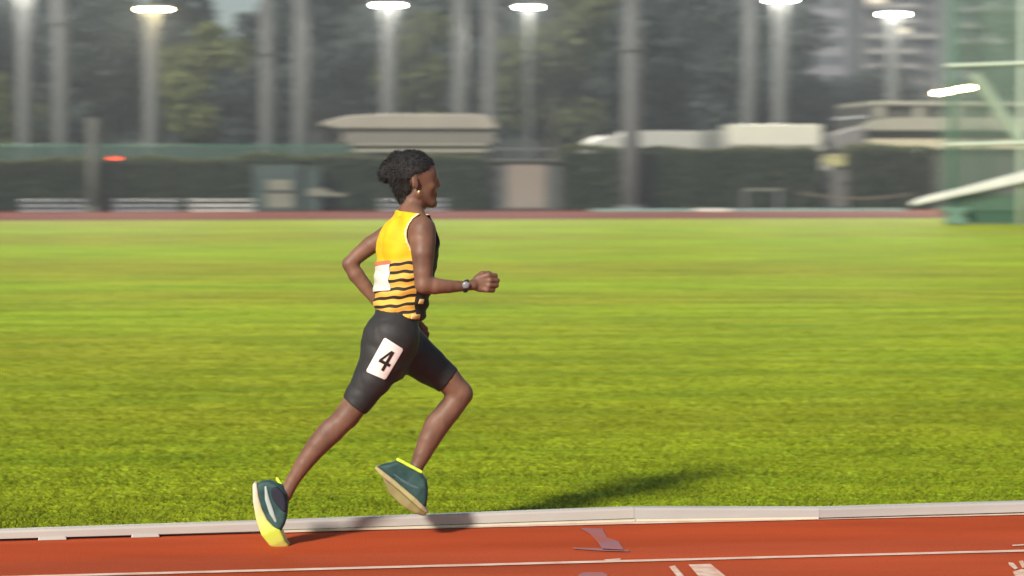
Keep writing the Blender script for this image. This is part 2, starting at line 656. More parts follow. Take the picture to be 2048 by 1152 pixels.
def torso_field():
    fd = new_field()
    sl, X, Y, Z = sub((-0.72, 9.72, ztab[0] - 0.03), (-0.2, 10.5, ztab[-1] + 0.03))
    zz = AX[2][sl[2]]
    cx, cy = tz(_c[:, 0], zz)[None, None], tz(_c[:, 1], zz)[None, None]
    a, b, ps = tz(_a, zz)[None, None], tz(_b, zz)[None, None], tz(_ps, zz)[None, None]
    dx, dy = X - cx, Y - cy
    u = dx * np.cos(ps) + dy * np.sin(ps)
    v = -dx * np.sin(ps) + dy * np.cos(ps)
    q = (np.abs(u / a) ** 2.3 + np.abs(v / b) ** 2.3) ** (1 / 2.3) + 1e-5
    g = np.sqrt((u / a ** 2) ** 2 + (v / b ** 2) ** 2) / q + 1e-5
    d = (q - 1) / g
    d = np.maximum(d, np.maximum(Z - ztab[-1], ztab[0] - Z))
    fd[sl] = np.minimum(d, FAR).astype(np.float32)
    return fd


f_tor = torso_field()
yS = math.radians(18)
# muscles of back and chest, glutes
ell(f_tor, J(797, 478, -0.09), (0.05, 0.05, 0.08), yS, 0.03)
ell(f_tor, J(784, 486, 0.09), (0.045, 0.05, 0.08), yS, 0.03)
ell(f_tor, J(846, 487, -0.07), (0.045, 0.06, 0.05), yS, 0.03)
ell(f_tor, J(764, 682, -0.075), (0.072, 0.075, 0.085), 0, 0.04)
ell(f_tor, J(772, 680, 0.075), (0.070, 0.075, 0.085), 0, 0.04)

px = PXM
f_lr = new_field()                              # trailing (right) leg
chain(f_lr, [(J(786, 672, -0.085), 50 * px), (J(768, 712, -0.085), 43 * px), (J(745, 757, -0.080), 36 * px), (J(722, 792, -0.072), 29.5 * px),
             (J(706, 815, -0.066), 25.5 * px), (J(694, 832, -0.064), 24 * px)], 0.02)
chain(f_lr, [(J(694, 832, -0.064), 23.5 * px), (J(664, 862, -0.060), 24 * px), (J(636, 890, -0.055), 22 * px), (J(608, 926, -0.050), 17.5 * px),
             (J(585, 962, -0.045), 13.5 * px), (J(570, 990, -0.042), 14 * px), (J(556, 1005, -0.04), 15 * px)], 0.015)
ell(f_lr, J(652, 863, -0.072), (0.036, 0.028, 0.070), 0, 0.012, pitch=math.radians(50) - math.pi / 2)
ell(f_lr, J(713, 808, -0.064), (0.026, 0.032, 0.028), 0, 0.008)
f_ll = new_field()                              # leading (left) leg
chain(f_ll, [(J(800, 684, 0.085), 46 * px), (J(826, 708, 0.09), 40.5 * px), (J(858, 732, 0.095), 35 * px), (J(894, 758, 0.10), 28 * px), (J(918, 783, 0.10), 24.5 * px)], 0.02)
chain(f_ll, [(J(922, 789, 0.10), 24 * px), (J(897, 822, 0.10), 24.5 * px), (J(876, 848, 0.10), 25 * px), (J(858, 880, 0.098), 22 * px), (J(845, 908, 0.095), 18 * px),
             (J(834, 932, 0.092), 14 * px), (J(824, 952, 0.09), 15 * px)], 0.015)
ell(f_ll, J(866, 848, 0.098), (0.032, 0.038, 0.065), 0, 0.012, pitch=math.radians(-30))
ell(f_ll, J(932, 790, 0.10), (0.027, 0.029, 0.030), 0, 0.008)

f_ar = new_field()                              # near (right) arm
chain(f_ar, [(J(846, 462, -0.150), 25 * px), (J(846, 482, -0.172), 25.5 * px), (J(846, 508, -0.188), 23 * px), (J(846, 545, -0.198), 18.5 * px), (J(847, 568, -0.203), 17 * px)], 0.012)
chain(f_ar, [(J(848, 570, -0.203), 16.5 * px), (J(870, 572, -0.200), 16.5 * px), (J(898, 573, -0.192), 13 * px), (J(930, 572, -0.182), 10 * px), (J(946, 570, -0.178), 10.5 * px)], 0.014)
ell(f_ar, J(962, 566, -0.172), (0.040, 0.017, 0.038), 0.1, 0.010)
for i, yy in enumerate((550.5, 560.5, 570.5, 580)):
    kx = (976, 980, 979, 974)[i]
    tip = (991, 995, 993, 986)[i]
    chain(f_ar, [(J(958, 566 + (yy - 566) * 0.7, -0.176), 0.010), (J(kx, yy, -0.186), 0.0105), (J(tip, yy + 0.5, -0.168), 0.0098),
                 (J(tip - 3, yy + 1, -0.144), 0.009), (J(kx - 6, yy + 1, -0.138), 0.0085)], 0.003)
chain(f_ar, [(J(952, 557, -0.160), 0.013), (J(964, 548, -0.158), 0.0125), (J(977, 547, -0.148), 0.0115), (J(988, 552, -0.140), 0.009)], 0.004)

f_al = new_field()                              # far (left) arm
chain(f_al, [(J(800, 461, 0.135), 22 * px), (J(774, 472, 0.165), 21 * px), (J(742, 490, 0.185), 18.5 * px), (J(716, 511, 0.20), 16 * px), (J(699, 527, 0.205), 14 * px)], 0.02)
chain(f_al, [(J(699, 528, 0.205), 14 * px), (J(712, 549, 0.200), 16.5 * px), (J(730, 572, 0.195), 14.5 * px), (J(752, 600, 0.188), 11.5 * px), (J(770, 622, 0.185), 11 * px)], 0.014)
ell(f_al, J(794, 641, 0.190), (0.050, 0.018, 0.034), 0.0, 0.010, pitch=math.radians(-36))
for i, (sx, sy) in enumerate(((823, 636), (826, 646), (824, 656), (818, 664))):
    chain(f_al, [(J(800, 642 + i * 3, 0.190), 0.011), (J(sx, sy, 0.186), 0.0105), (J(sx + 18, sy + 10, 0.182), 0.0098),
                 (J(sx + 29, sy + 21, 0.188), 0.0088), (J(sx + 27, sy + 31, 0.198), 0.0080)], 0.003)
chain(f_al, [(J(786, 648, 0.172), 0.012), (J(802, 664, 0.160), 0.0115), (J(818, 673, 0.162), 0.009)], 0.004)

yH = math.radians(13)
f_hd = new_field()
ell(f_hd, J(824, 346, 0.0), (0.094, 0.074, 0.086), yH, 0.01)
ell(f_hd, J(850, 352, 0.0), (0.048, 0.062, 0.055), yH, 0.02)
ell(f_hd, J(850, 374, 0.0), (0.046, 0.054, 0.060), yH, 0.02)
for sg in (-1, 1):
    cap(f_hd, J(838, 388, 0.050 * sg), J(862, 405, 0.018 * sg), 0.018, 0.018, 0.02)
    ell(f_hd, J(862, 373, 0.036 * sg), (0.020, 0.020, 0.016), yH, 0.012)
    cap(f_hd, J(870, 348, 0.014 * sg), J(866, 349, 0.036 * sg), 0.0085, 0.008, 0.008)
cap(f_hd, J(850, 398, 0), J(865, 406, 0), 0.030, 0.019, 0.015)
chain(f_hd, [(J(870, 353, 0), 0.0075), (J(875, 363, 0), 0.0085), (J(877.5, 371, 0.0), 0.0090)], 0.006)
for sg in (-1, 1):
    ell(f_hd, J(874, 373, 0.011 * sg), (0.010, 0.0085, 0.0075), yH, 0.004)
ell(f_hd, J(868.5, 388, 0), (0.014, 0.024, 0.0075), yH, 0.008)
ell(f_hd, J(868, 393.5, 0), (0.013, 0.021, 0.0075), yH, 0.008)
chain(f_hd, [(J(826, 392, 0), 0.049), (J(827, 412, 0), 0.047), (J(822, 436, 0), 0.056)], 0.015)
ell(f_hd, J(831, 366, -0.074), (0.0135, 0.008, 0.026), yH, 0.004, pitch=math.radians(8))
ell(f_hd, J(826, 368, 0.076), (0.0135, 0.008, 0.026), yH, 0.004, pitch=math.radians(8))
cap(f_hd, J(826, 356, -0.079), J(827, 374, -0.081), 0.005, 0.0045, 0.003)
chain(f_tor, [(J(826, 418, -0.02), 0.040), (J(838, 440, -0.11), 0.036), (J(846, 458, -0.150), 0.045)], 0.03)
chain(f_tor, [(J(818, 420, 0.02), 0.040), (J(808, 446, 0.10), 0.032), (J(800, 460, 0.138), 0.040)], 0.03)

body = smin(f_tor, f_hd, 0.02)
body = smin(body, f_lr, 0.03)
body = smin(body, f_ll, 0.03)
body = smin(body, f_ar, 0.018)
body = smin(body, f_al, 0.018)

M_skin = bpy.data.materials.new('brown_skin')
M_skin.use_nodes = True
nt = M_skin.node_tree
b = nt.nodes['Principled BSDF']
b.inputs['Roughness'].default_value = 0.52
b.inputs['Specular IOR Level'].default_value = 0.3
tcs = nt.nodes.new('ShaderNodeTexCoord')
b_col = ramp(nt, noise_node(nt, tcs.outputs['Object'], 9.0, 4), [(0.34, (0.118, 0.057, 0.036)), (0.66, (0.205, 0.104, 0.065))])
nt.links.new(b_col, b.inputs['Base Color'])
b.inputs['Subsurface Weight'].default_value = 0.08
b.inputs['Subsurface Radius'].default_value = (0.02, 0.008, 0.005)
bpn = nt.nodes.new('ShaderNodeBump')
bpn.inputs['Strength'].default_value = 0.35
bpn.inputs['Distance'].default_value = 0.006
nt.links.new(noise_node(nt, tcs.outputs['Object'], 38.0, 5, (1, 1, 0.6)), bpn.inputs['Height'])
nt.links.new(bpn.outputs[0], b.inputs['Normal'])
put('body', body, M_skin)
del body


def plane_grid(p0, p1, extra_dir=(0, 1, 0), flip=1.0):
    """signed distance to the plane through two points and containing extra_dir"""
    p0, p1 = np.asarray(p0), np.asarray(p1)
    n = np.cross(p1 - p0, np.asarray(extra_dir, float))
    n = n / np.linalg.norm(n) * flip
    return ((AX[0][:, None, None] - p0[0]) * n[0] + (AX[1][None, :, None] - p0[1]) * n[1] + (AX[2][None, None, :] - p0[2]) * n[2]).astype(np.float32)


# shorts: hem planes across the thighs, waist plane
def side_of(fd_plane, pt):
    i = ((np.asarray(pt) - LO) / HV).astype(int)
    return fd_plane[i[0], i[1], i[2]]


pl = plane_grid(J(689, 788), J(722, 813)); pl *= -np.sign(side_of(pl, J(760, 730)))
sh = np.maximum(f_lr, pl)
pl = plane_grid(J(913, 742), J(882, 779)); pl *= -np.sign(side_of(pl, J(840, 720)))
sh = smin(sh, np.maximum(f_ll, pl), 0.03)
pl = plane_grid(J(745, 607), J(862, 633)); pl *= -np.sign(side_of(pl, J(790, 690)))
pe = np.maximum(f_tor, pl)
sh = smin(sh, pe, 0.03)
sh -= 0.0055
# cloth creases on the tights
sx, sy_, sz = AX[0][:, None, None], AX[1][None, :, None], AX[2][None, None, :]
_cr = np.random.default_rng(9)
for _fr in (34, 48, 62, 80, 105):
    _d = _cr.normal(size=3); _d /= np.linalg.norm(_d); _q = _cr.random() * 6.28
    sh += (0.11 / _fr * (1 - np.abs(np.sin(0.5 * _fr * (_d[0] * sx + _d[1] * sy_ + _d[2] * sz) + _q))) ** 3).astype(np.float32)
sh -= 0.001
sh = np.maximum(sh, pl)
M_tights = mat('black_tights', (0.020, 0.0195, 0.0195), 0.62, noise=(14, (0.028, 0.027, 0.026), 4), bump=(260, 0.2, 0.002), spec=0.35)
shorts, shv, shf = put('shorts', sh, M_tights)
del sh, pe, pl
# waistband edge, slightly proud
# singlet
low = np.clip((1.24 - sz) / 0.28, 0, 1)
wr = (0.010 + 0.007 * low ** 2 + low * 0.0045 * np.sin(115 * sz + 14 * sx + 9 * sy_ + 2.0 * np.sin(22 * sx)) +
      0.0022 * np.sin(38 * sz - 60 * sx + 25 * sy_)).astype(np.float32)
for _fr in (30, 44, 60, 82):
    _d = _cr.normal(size=3) * np.array([1, 1, 0.7]); _d /= np.linalg.norm(_d); _q = _cr.random() * 6.28
    wr -= (0.085 / _fr * (1 - np.abs(np.sin(0.5 * _fr * (_d[0] * sx + _d[1] * sy_ + _d[2] * sz) + _q))) ** 3).astype(np.float32)
wr += 0.002
sg = np.minimum(f_tor - wr, f_hd - 0.007)
del f_hd
pl = plane_grid(J(748, 614), J(850, 640)); pl *= -np.sign(side_of(pl, J(810, 520)))
pl += (0.004 * np.sin(60 * sx + 50 * sy_)).astype(np.float32)
sg = np.maximum(sg, pl)
hole = new_field()
ell(hole, J(856, 468, -0.20), (0.080, 0.150, 0.088), math.radians(14), 0, pitch=math.radians(-14))
hole2 = new_field()
ell(hole2, J(778, 470, 0.215), (0.055, 0.105, 0.090), math.radians(18), 0)
neck = new_field()
ell(neck, J(834, 413, 0.0), (0.080, 0.076, 0.042), math.radians(16), 0, pitch=math.radians(-30))
pl2 = plane_grid(J(788, 420), J(852, 427)); pl2 *= -np.sign(side_of(pl2, J(810, 520)))
sg = np.maximum(sg, pl2)
sg = np.maximum(sg, -hole)
sg = np.maximum(sg, -hole2)
sg = np.maximum(sg, -neck)


def samp(fd, v):
    i = np.clip(np.rint((v - LO) / HV).astype(int), 0, NX - 1)
    return fd[i[:, 0], i[:, 1], i[:, 2]]


def singlet_attrs(v):
    qx, qy = px_of(v)
    ye = qy + 0.11 * (qx - 787) + 1.0 * np.sin(qx / 10.0 + qy / 19.0) + 0.9 * np.sin(qx / 4.7 + qy / 11.0)
    return {'stripe': ye, 'panel': qx - 831 - 2.0 * np.sin(qy / 9.0), 'trim': np.minimum(np.minimum(samp(hole, v), samp(hole2, v)), samp(neck, v))}


M_sing = bpy.data.materials.new('singlet_cloth')
M_sing.use_nodes = True
nt = M_sing.node_tree
b = nt.nodes['Principled BSDF']
b.inputs['Roughness'].default_value = 0.7
b.inputs['Specular IOR Level'].default_value = 0.25


def attr(nt, name):
    a = nt.nodes.new('ShaderNodeAttribute')
    a.attribute_name = name
    return a.outputs['Fac']


def mth(nt, op, a, b_=None, c=None):
    m = nt.nodes.new('ShaderNodeMath')
    m.operation = op
    for i, q in enumerate((a, b_, c)):
        if q is None: continue
        if isinstance(q, (int, float)): m.inputs[i].default_value = q
        else: nt.links.new(q, m.inputs[i])
    return m.outputs[0]


st = attr(nt, 'stripe')
ph = mth(nt, 'FRACT', mth(nt, 'DIVIDE', mth(nt, 'SUBTRACT', st, 521.5), 16.4))
bar = mth(nt, 'LESS_THAN', mth(nt, 'ABSOLUTE', mth(nt, 'SUBTRACT', ph, 0.5)), 0.19)
lowm = mth(nt, 'GREATER_THAN', st, 521.5)
bar = mth(nt, 'MULTIPLY', bar, lowm)
pan = mth(nt, 'GREATER_THAN', attr(nt, 'panel'), 0.0)
pan = mth(nt, 'MULTIPLY', pan, mth(nt, 'GREATER_THAN', st, 440.0))
blk = mth(nt, 'MAXIMUM', bar, pan)
ycol = mix(nt, lowm, (0.78, 0.44, 0.010), (0.70, 0.39, 0.065))
tr = mth(nt, 'LESS_THAN', attr(nt, 'trim'), 0.009)
ycol = mix(nt, tr, ycol, (0.78, 0.62, 0.34))
fin = mix(nt, blk, ycol, (0.022, 0.018, 0.015))
nt.links.new(fin, b.inputs['Base Color'])
tcs = nt.nodes.new('ShaderNodeTexCoord')
bpn = nt.nodes.new('ShaderNodeBump')
bpn.inputs['Strength'].default_value = 0.25
bpn.inputs['Distance'].default_value = 0.004
nt.links.new(noise_node(nt, tcs.outputs['Object'], 45.0, 4), bpn.inputs['Height'])
nt.links.new(bpn.outputs[0], b.inputs['Normal'])
singlet, siv, sif = put('singlet', sg, M_sing, singlet_attrs)
del sg, hole, hole2, neck, pl, pl2, wr

# hair: a close dark cap with a tufted back
yHc, yHs = math.cos(yH), math.sin(yH)
f_h = new_field()
ell(f_h, J(820, 341, 0.0), (0.100, 0.080, 0.084), yH, 0.01)
ell(f_h, J(806, 366, 0.0), (0.042, 0.060, 0.056), yH, 0.02)
chain(f_h, [(J(808, 380, 0), 0.042), (J(814, 397, 0), 0.034)], 0.02)
ell(f_h, J(775, 342, 0.01), (0.034, 0.038, 0.045), yH, 0.012, pitch=math.radians(-15))
dA = plane_grid(J(876, 322), J(829, 352)); dA *= -np.sign(side_of(dA, J(830, 310)))
dB = plane_grid(J(826, 340), J(819, 400)); dB *= -np.sign(side_of(dB, J(790, 350)))
hreg = np.minimum(dA, dB)
hsl = f_h < 0.05
nz = np.zeros(NX, dtype=np.float32)
_hr = np.random.default_rng(4)
for _fr in (62, 62, 118, 118, 118, 210, 210, 210):        # loose curls: waves in random directions
    _d = _hr.normal(size=3); _d /= np.linalg.norm(_d); _q = _hr.random() * 6.28
    nz += (0.13 / _fr * np.sin(_fr * (_d[0] * sx + _d[1] * sy_ + _d[2] * sz) + _q)).astype(np.float32)
nz = np.broadcast_to(nz, f_h.shape)
f_h = np.where(hsl, np.maximum(f_h + nz, hreg + 2.5 * nz), f_h)
M_hair = mat('black_hair', (0.013, 0.0125, 0.012), 0.7, noise=(60, (0.030, 0.028, 0.027), 4), bump=(130, 0.8, 0.006), spec=0.3)
hair_o, _, _ = put('hair', f_h, M_hair, sm=0)
_hv, _hf = surface(f_h, 0)
_wr = np.random.default_rng(8)
_pk = _hv[_wr.integers(0, len(_hv), 5200)]
_ctr = J(818, 348, 0)
_nrm = _pk - _ctr; _nrm /= np.linalg.norm(_nrm, axis=1)[:, None]
_tan = _wr.normal(size=_pk.shape); _tan -= (_tan * _nrm).sum(1)[:, None] * _nrm; _tan /= np.linalg.norm(_tan, axis=1)[:, None]
_sd = np.cross(_nrm, _tan) * 0.0011
_ln = _wr.uniform(0.005, 0.013, (len(_pk), 1)) * np.where(_pk[:, :1] < J(800, 340, 0)[0], 1.5, 0.75)
_b0 = _pk - _nrm * 0.003
_m1 = _pk + _nrm * _ln * 0.6 + _tan * _ln * 0.5
_t1 = _pk + _nrm * _ln * 0.7 + _tan * _ln * 1.3
_wv = np.stack([_b0 - _sd, _b0 + _sd, _m1 + _sd * 0.8, _m1 - _sd * 0.8, _t1 + _sd * 0.2, _t1 - _sd * 0.2], 1).reshape(-1, 3)
_bi = np.arange(len(_pk))[:, None] * 6
_wf = np.concatenate([_bi + np.array([[0, 1, 2, 3]]), _bi + np.array([[3, 2, 4, 5]])])
mesh_np('hair_curls', _wv - R0, _wf, M_hair, hair_o, False)
del f_h, dA, dB, nz, hsl, hreg

# shoes: side profiles with their own lateral width
def poly_sdf(A, B, poly):
    d = np.full(np.broadcast(A, B).shape, 1e9)
    ins = np.zeros(d.shape, bool)
    n = len(poly)
    for i in range(n):
        (x0, y0), (x1, y1) = poly[i], poly[(i + 1) % n]
        ex, ey = x1 - x0, y1 - y0
        t = np.clip(((A - x0) * ex + (B - y0) * ey) / (ex * ex + ey * ey), 0, 1)
        d = np.minimum(d, (A - x0 - t * ex) ** 2 + (B - y0 - t * ey) ** 2)
        c = ((y0 > B) != (y1 > B)) & (A < (x1 - x0) * (B - y0) / (y1 - y0 + 1e-12) + x0)
        ins ^= c
    d = np.sqrt(d)
    return np.where(ins, -d, d)


def extrude_profile(pxs, dy, heel, toe, widths, k=0.016):
    """polygon in photo pixels -> solid with half width varying from heel to toe"""
    w = [J(x, y, dy) for x, y in pxs]
    poly = [(q[0], q[2]) for q in w]
    h, t = J(*heel, dy), J(*toe, dy)
    fd = new_field()
    lo = np.min(w, 0) - 0.09
    hi = np.max(w, 0) + 0.09
    sl, X, Y, Z = sub(lo, hi)
    d2 = poly_sdf(X[:, :, :], Z, poly)
    ax = t - h
    s = np.clip(((X - h[0]) * ax[0] + (Z - h[2]) * ax[2]) / (ax[0] ** 2 + ax[2] ** 2), 0, 1)
    hw = np.interp(s, [q[0] for q in widths], [q[1] for q in widths])
    cy = h[1] + s * (t[1] - h[1])
    dl = np.abs(Y - cy) - hw
    d2, dl = np.broadcast_arrays(d2, dl)
    d = -smin(-d2, -dl, k)
    fd[sl] = np.minimum(d, FAR).astype(np.float32)
    return fd


M_shoe = mat('dark_green_mesh', (0.014, 0.048, 0.045), 0.6, noise=(30, (0.030, 0.075, 0.068), 4), bump=(180, 0.4, 0.003))
M_pale = mat('pale_overlay', (0.36, 0.43, 0.40), 0.5)
M_lime = mat('lime_knit', (0.60, 0.85, 0.06), 0.6)
M_navy = mat('navy_sock', (0.018, 0.020, 0.032), 0.8, bump=(200, 0.3, 0.002))
M_sole = bpy.data.materials.new('cream_lime_foam')
M_sole.use_nodes = True
nt = M_sole.node_tree
b = nt.nodes['Principled BSDF']
b.inputs['Roughness'].default_value = 0.6
nt.links.new(ramp(nt, attr(nt, 'toe'), [(0.22, (0.60, 0.55, 0.40)), (0.48, (0.60, 0.56, 0.16)), (0.72, (0.50, 0.58, 0.05)), (0.95, (0.48, 0.44, 0.10))]), b.inputs['Base Color'])
M_sole2 = mat('worn_cream_foam', (0.40, 0.345, 0.20), 0.6, noise=(9, (0.34, 0.31, 0.10), 3))
W_SH = [(0, 0.028), (0.12, 0.034), (0.45, 0.035), (0.7, 0.045), (0.88, 0.040), (1, 0.026)]


def toe_attr(h, t):
    h, t = J(*h), J(*t)
    def fn(v):
        ax = (t - h)[[0, 2]]
        return {'toe': np.clip(((v[:, [0, 2]] - h[[0, 2]]) @ ax) / (ax @ ax), 0, 1)}
    return fn


up = [(513, 968), (524, 961), (540, 959), (553, 965), (566, 974), (574, 986), (577, 1010), (574, 1034), (569, 1050), (562, 1062), (550, 1058), (534, 1040), (522, 1015), (515, 990)]
fu = extrude_profile(up, -0.04, (513, 965), (572, 1094), W_SH)
cap(fu, J(556, 982, -0.04), J(564, 990, -0.04), 0.034, 0.034, 0.015)
shoe, uv_, uf_ = put('shoe', fu, M_shoe)
shoe['label'] = 'trailing shoe on its toe, dark green with lime forefoot'
so = [(506, 968), (510, 963), (516, 966), (519, 990), (526, 1016), (537, 1038), (549, 1050), (562, 1056), (568, 1068), (573, 1080), (580, 1089), (573, 1096), (558, 1097.5), (541, 1090),
      (524, 1068), (513, 1038), (507, 1002)]
fs = extrude_profile(so, -0.04, (508, 965), (574, 1094), [(q, w_ + 0.004) for q, w_ in W_SH], 0.008)
put('sole', fs, M_sole, toe_attr((508, 965), (574, 1094)), parent=shoe)
ft = new_field()
cap(ft, J(554, 957, -0.042), J(567, 978, -0.052), 0.0075, 0.007, 0)
put('pull_tab', ft, M_lime, parent=shoe)
fk = extrude_profile([(543, 975), (556, 970), (571, 984), (575, 1004), (574, 1022), (566, 1020), (552, 1004), (545, 990)], -0.045, (513, 965), (572, 1094),
                     [(0, 0.036), (0.2, 0.0405), (0.5, 0.0405), (1, 0.04)], 0.008)
put('ankle_lining', fk, M_navy, parent=shoe)
fo = extrude_profile([(530, 970), (535, 970), (541, 995), (549, 1018), (556, 1040), (553, 1046), (540, 1026), (531, 998)], -0.05, (513, 965), (572, 1094),
                     [(0, 0.030), (0.3, 0.0335), (0.5, 0.0345), (1, 0.04)], 0.006)
put('side_stripe', fo, M_pale, parent=shoe)
del fu, fs, ft, fk, fo

up = [(756, 932), (768, 927), (780, 925), (796, 920), (820, 930), (843, 944), (853, 958), (856, 975), (855, 994), (853, 1012), (846, 1012), (832, 998), (808, 977), (786, 957), (764, 940)]
fu = extrude_profile(up, 0.09, (752, 938), (854, 1026), W_SH)
shoe2, _, _ = put('shoe', fu, M_shoe)
shoe2['label'] = 'lifted front shoe, dark teal above a cream sole'
so = [(750, 936), (752, 930), (760, 935), (784, 953), (808, 973), (834, 994), (850, 1011), (858, 1022), (853, 1026), (838, 1013), (812, 990), (786, 968), (764, 951)]
fs = extrude_profile(so, 0.09, (752, 938), (854, 1026), [(q, w_ + 0.005) for q, w_ in W_SH], 0.006)
put('sole', fs, M_sole2, parent=shoe2)
so = [(764, 951), (786, 968), (812, 990), (838, 1013), (854, 1026), (849, 1031), (828, 1025), (802, 1008), (779, 986)]
fs = extrude_profile(so, 0.09, (752, 938), (854, 1026), [(q, w_ + 0.001) for q, w_ in W_SH], 0.008)
put('outsole', fs, mat('yellowish_rubber', (0.27, 0.24, 0.085), 0.7, noise=(14, (0.22, 0.18, 0.08), 3)), parent=shoe2)
fo = extrude_profile([(786, 946), (791, 946), (806, 956), (824, 966), (846, 974), (844, 979), (822, 973), (803, 962)], 0.082, (752, 938), (854, 1026),
                     [(0, 0.030), (0.3, 0.0335), (0.5, 0.0345), (1, 0.04)], 0.006)
put('side_stripe', fo, mat('grey_green_overlay', (0.07, 0.12, 0.13), 0.6), parent=shoe2)
ft = new_field()
cap(ft, J(796, 919, 0.05), J(843, 944, 0.045), 0.0080, 0.0075, 0)
put('pull_tab', ft, M_lime, parent=shoe2)
del fu, fs, ft

# watch, earring, eyes
fw = new_field()
cap(fw, J(929, 572.5, -0.183), J(938, 571.5, -0.180), 0.0265, 0.0265, 0)
pa = plane_grid(J(929, 560), J(927, 585)); pa *= -np.sign(side_of(pa, J(934, 572)))
pb_ = plane_grid(J(939, 560), J(937, 585)); pb_ *= -np.sign(side_of(pb_, J(933, 572)))
fw = np.maximum(np.maximum(fw, pa), pb_)
M_strap = mat('watch_strap', (0.02, 0.02, 0.022), 0.5)
M_wface = mat('watch_glass', (0.20, 0.20, 0.21), 0.25, spec=0.6)
watch, _, _ = put('watch', fw, M_strap)
fw = new_field()
ell(fw, J(932, 570, -0.210), (0.017, 0.006, 0.017), 0.05, 0)
put('watch_face', fw, M_wface, parent=watch)
fw = new_field()
ell(fw, J(838, 383.5, -0.066), (0.007, 0.006, 0.009), 0, 0)
put('earring', fw, mat('gold', (0.8, 0.62, 0.25), 0.3, metallic=0.6), sm=0)
M_eye = mat('eye_dark', (0.05, 0.04, 0.035), 0.25, spec=0.6)
for sgn in (-1, 1):
    fw = new_field()
    ell(fw, J(867.5, 357, 0.030 * sgn), (0.010, 0.011, 0.0085), yH, 0)
    put('eye', fw, M_eye)
del fw, pa, pb_


# number on the hip, bib on the back: thin sheets laid on the cloth
def decal(name, verts, faces, pts, dirn, off, m, parent, inside=None, nu=40, nv=50):
    """pts: function (u, v) -> start point; the sheet follows the cloth along dirn"""
    bvh = BVHTree.FromPolygons([tuple(q) for q in verts], [tuple(int(i) for i in f) for f in faces])
    grid = {}
    V, Fc = [], []
    for i in range(nu + 1):
        for j in range(nv + 1):
            hit = bvh.ray_cast(Vector(pts(i / nu, j / nv)), Vector(dirn))
            if hit[0] is not None:
                q = hit[0] - Vector(dirn).normalized() * off
                grid[i, j] = len(V)
                V.append(q)
    for i in range(nu):
        for j in range(nv):
            if inside is None or inside((i + 0.5) / nu, (j + 0.5) / nv):
                ks = [(i, j), (i + 1, j), (i + 1, j + 1), (i, j + 1)]
                if all(k in grid for k in ks):
                    Fc.append([grid[k] for k in ks])
    # drop unused vertices, smooth a little
    V = np.array([tuple(q) for q in V])
    Fc = np.array(Fc)
    for _ in range(6):
        s = np.zeros_like(V); n = np.zeros(len(V))
        for k in range(4):
            a, c = Fc[:, k], Fc[:, (k + 1) % 4]
            np.add.at(s, a, V[c]); np.add.at(s, c, V[a]); np.add.at(n, a, 1); np.add.at(n, c, 1)
        V = np.where((n > 5)[:, None], 0.5 * V + 0.5 * s / np.maximum(n, 1)[:, None], V)
    used, inv = np.unique(Fc, return_inverse=True)
    o = mesh_np(name, V[used] - R0, inv.reshape(Fc.shape), m, parent)
    so_ = o.modifiers.new('thickness', 'SOLIDIFY')
    so_.thickness = 0.0012
    so_.offset = 0
    return o


def quad_px(c, D):
    def fn(u, v):
        x = (1 - v) * ((1 - u) * c[0][0] + u * c[1][0]) + v * ((1 - u) * c[3][0] + u * c[2][0])
        y = (1 - v) * ((1 - u) * c[0][1] + u * c[1][1]) + v * ((1 - u) * c[3][1] + u * c[2][1])
        return P(x, y, D)
    return fn


def in_poly(x, y, poly):
    r = False
    n = len(poly)
    for i in range(n):
        (x0, y0), (x1, y1) = poly[i], poly[(i + 1) % n]
        if (y0 > y) != (y1 > y) and x < (x1 - x0) * (y - y0) / (y1 - y0) + x0:
            r = not r
    return r


PATCH = [(769, 673), (809, 698), (771, 762), (730, 744)]
def rounded(u, v, r=0.10, asp=1.5):
    dx = max(r - u, u - (1 - r), 0) / r
    dy = max(r / asp - v, v - (1 - r / asp), 0) / (r / asp)
    return dx * dx + dy * dy <= 1.0
M_patch = mat('number_card', (0.74, 0.66, 0.62), 0.6, noise=(8, (0.80, 0.73, 0.69), 3))
M_ink = mat('black_ink', (0.02, 0.013, 0.010), 0.6)
vdir = (P(769, 717, 12) - P(769, 717, 8)).normalized()
patch_o = decal('number_card', shv, shf, quad_px(PATCH, 9.6), vdir, 0.0035, M_patch, runner, rounded, 44, 60)
# the figure 4, drawn in card coordinates
def four(u, v):
    # vertical stroke, slanted stroke, cross bar
    if in_poly(u, v, [(0.58, 0.21), (0.72, 0.21), (0.72, 0.80), (0.58, 0.80)]):
        return True
    if in_poly(u, v, [(0.56, 0.21), (0.66, 0.21), (0.40, 0.56), (0.28, 0.56)]):
        return True
    return in_poly(u, v, [(0.28, 0.54), (0.84, 0.54), (0.84, 0.625), (0.28, 0.625)])
decal('digit', shv, shf, quad_px(PATCH, 9.6), vdir, 0.0052, M_ink, patch_o, four, 88, 120)


def back_pts(u, v):
    c = J(765, 550, 0)
    lat = np.array([-math.sin(math.radians(16)), math.cos(math.radians(16)), 0])
    fw_ = np.array([math.cos(math.radians(16)), math.sin(math.radians(16)), 0])
    zt, zb = J(760, 522)[2], J(760, 582)[2]
    q = np.array([c[0], c[1], 0]) - fw_ * 0.3 + lat * (-0.128 + u * 0.22)
    q[2] = zt + (zb - zt) * v - 0.02 * (u - 0.4)
    return q


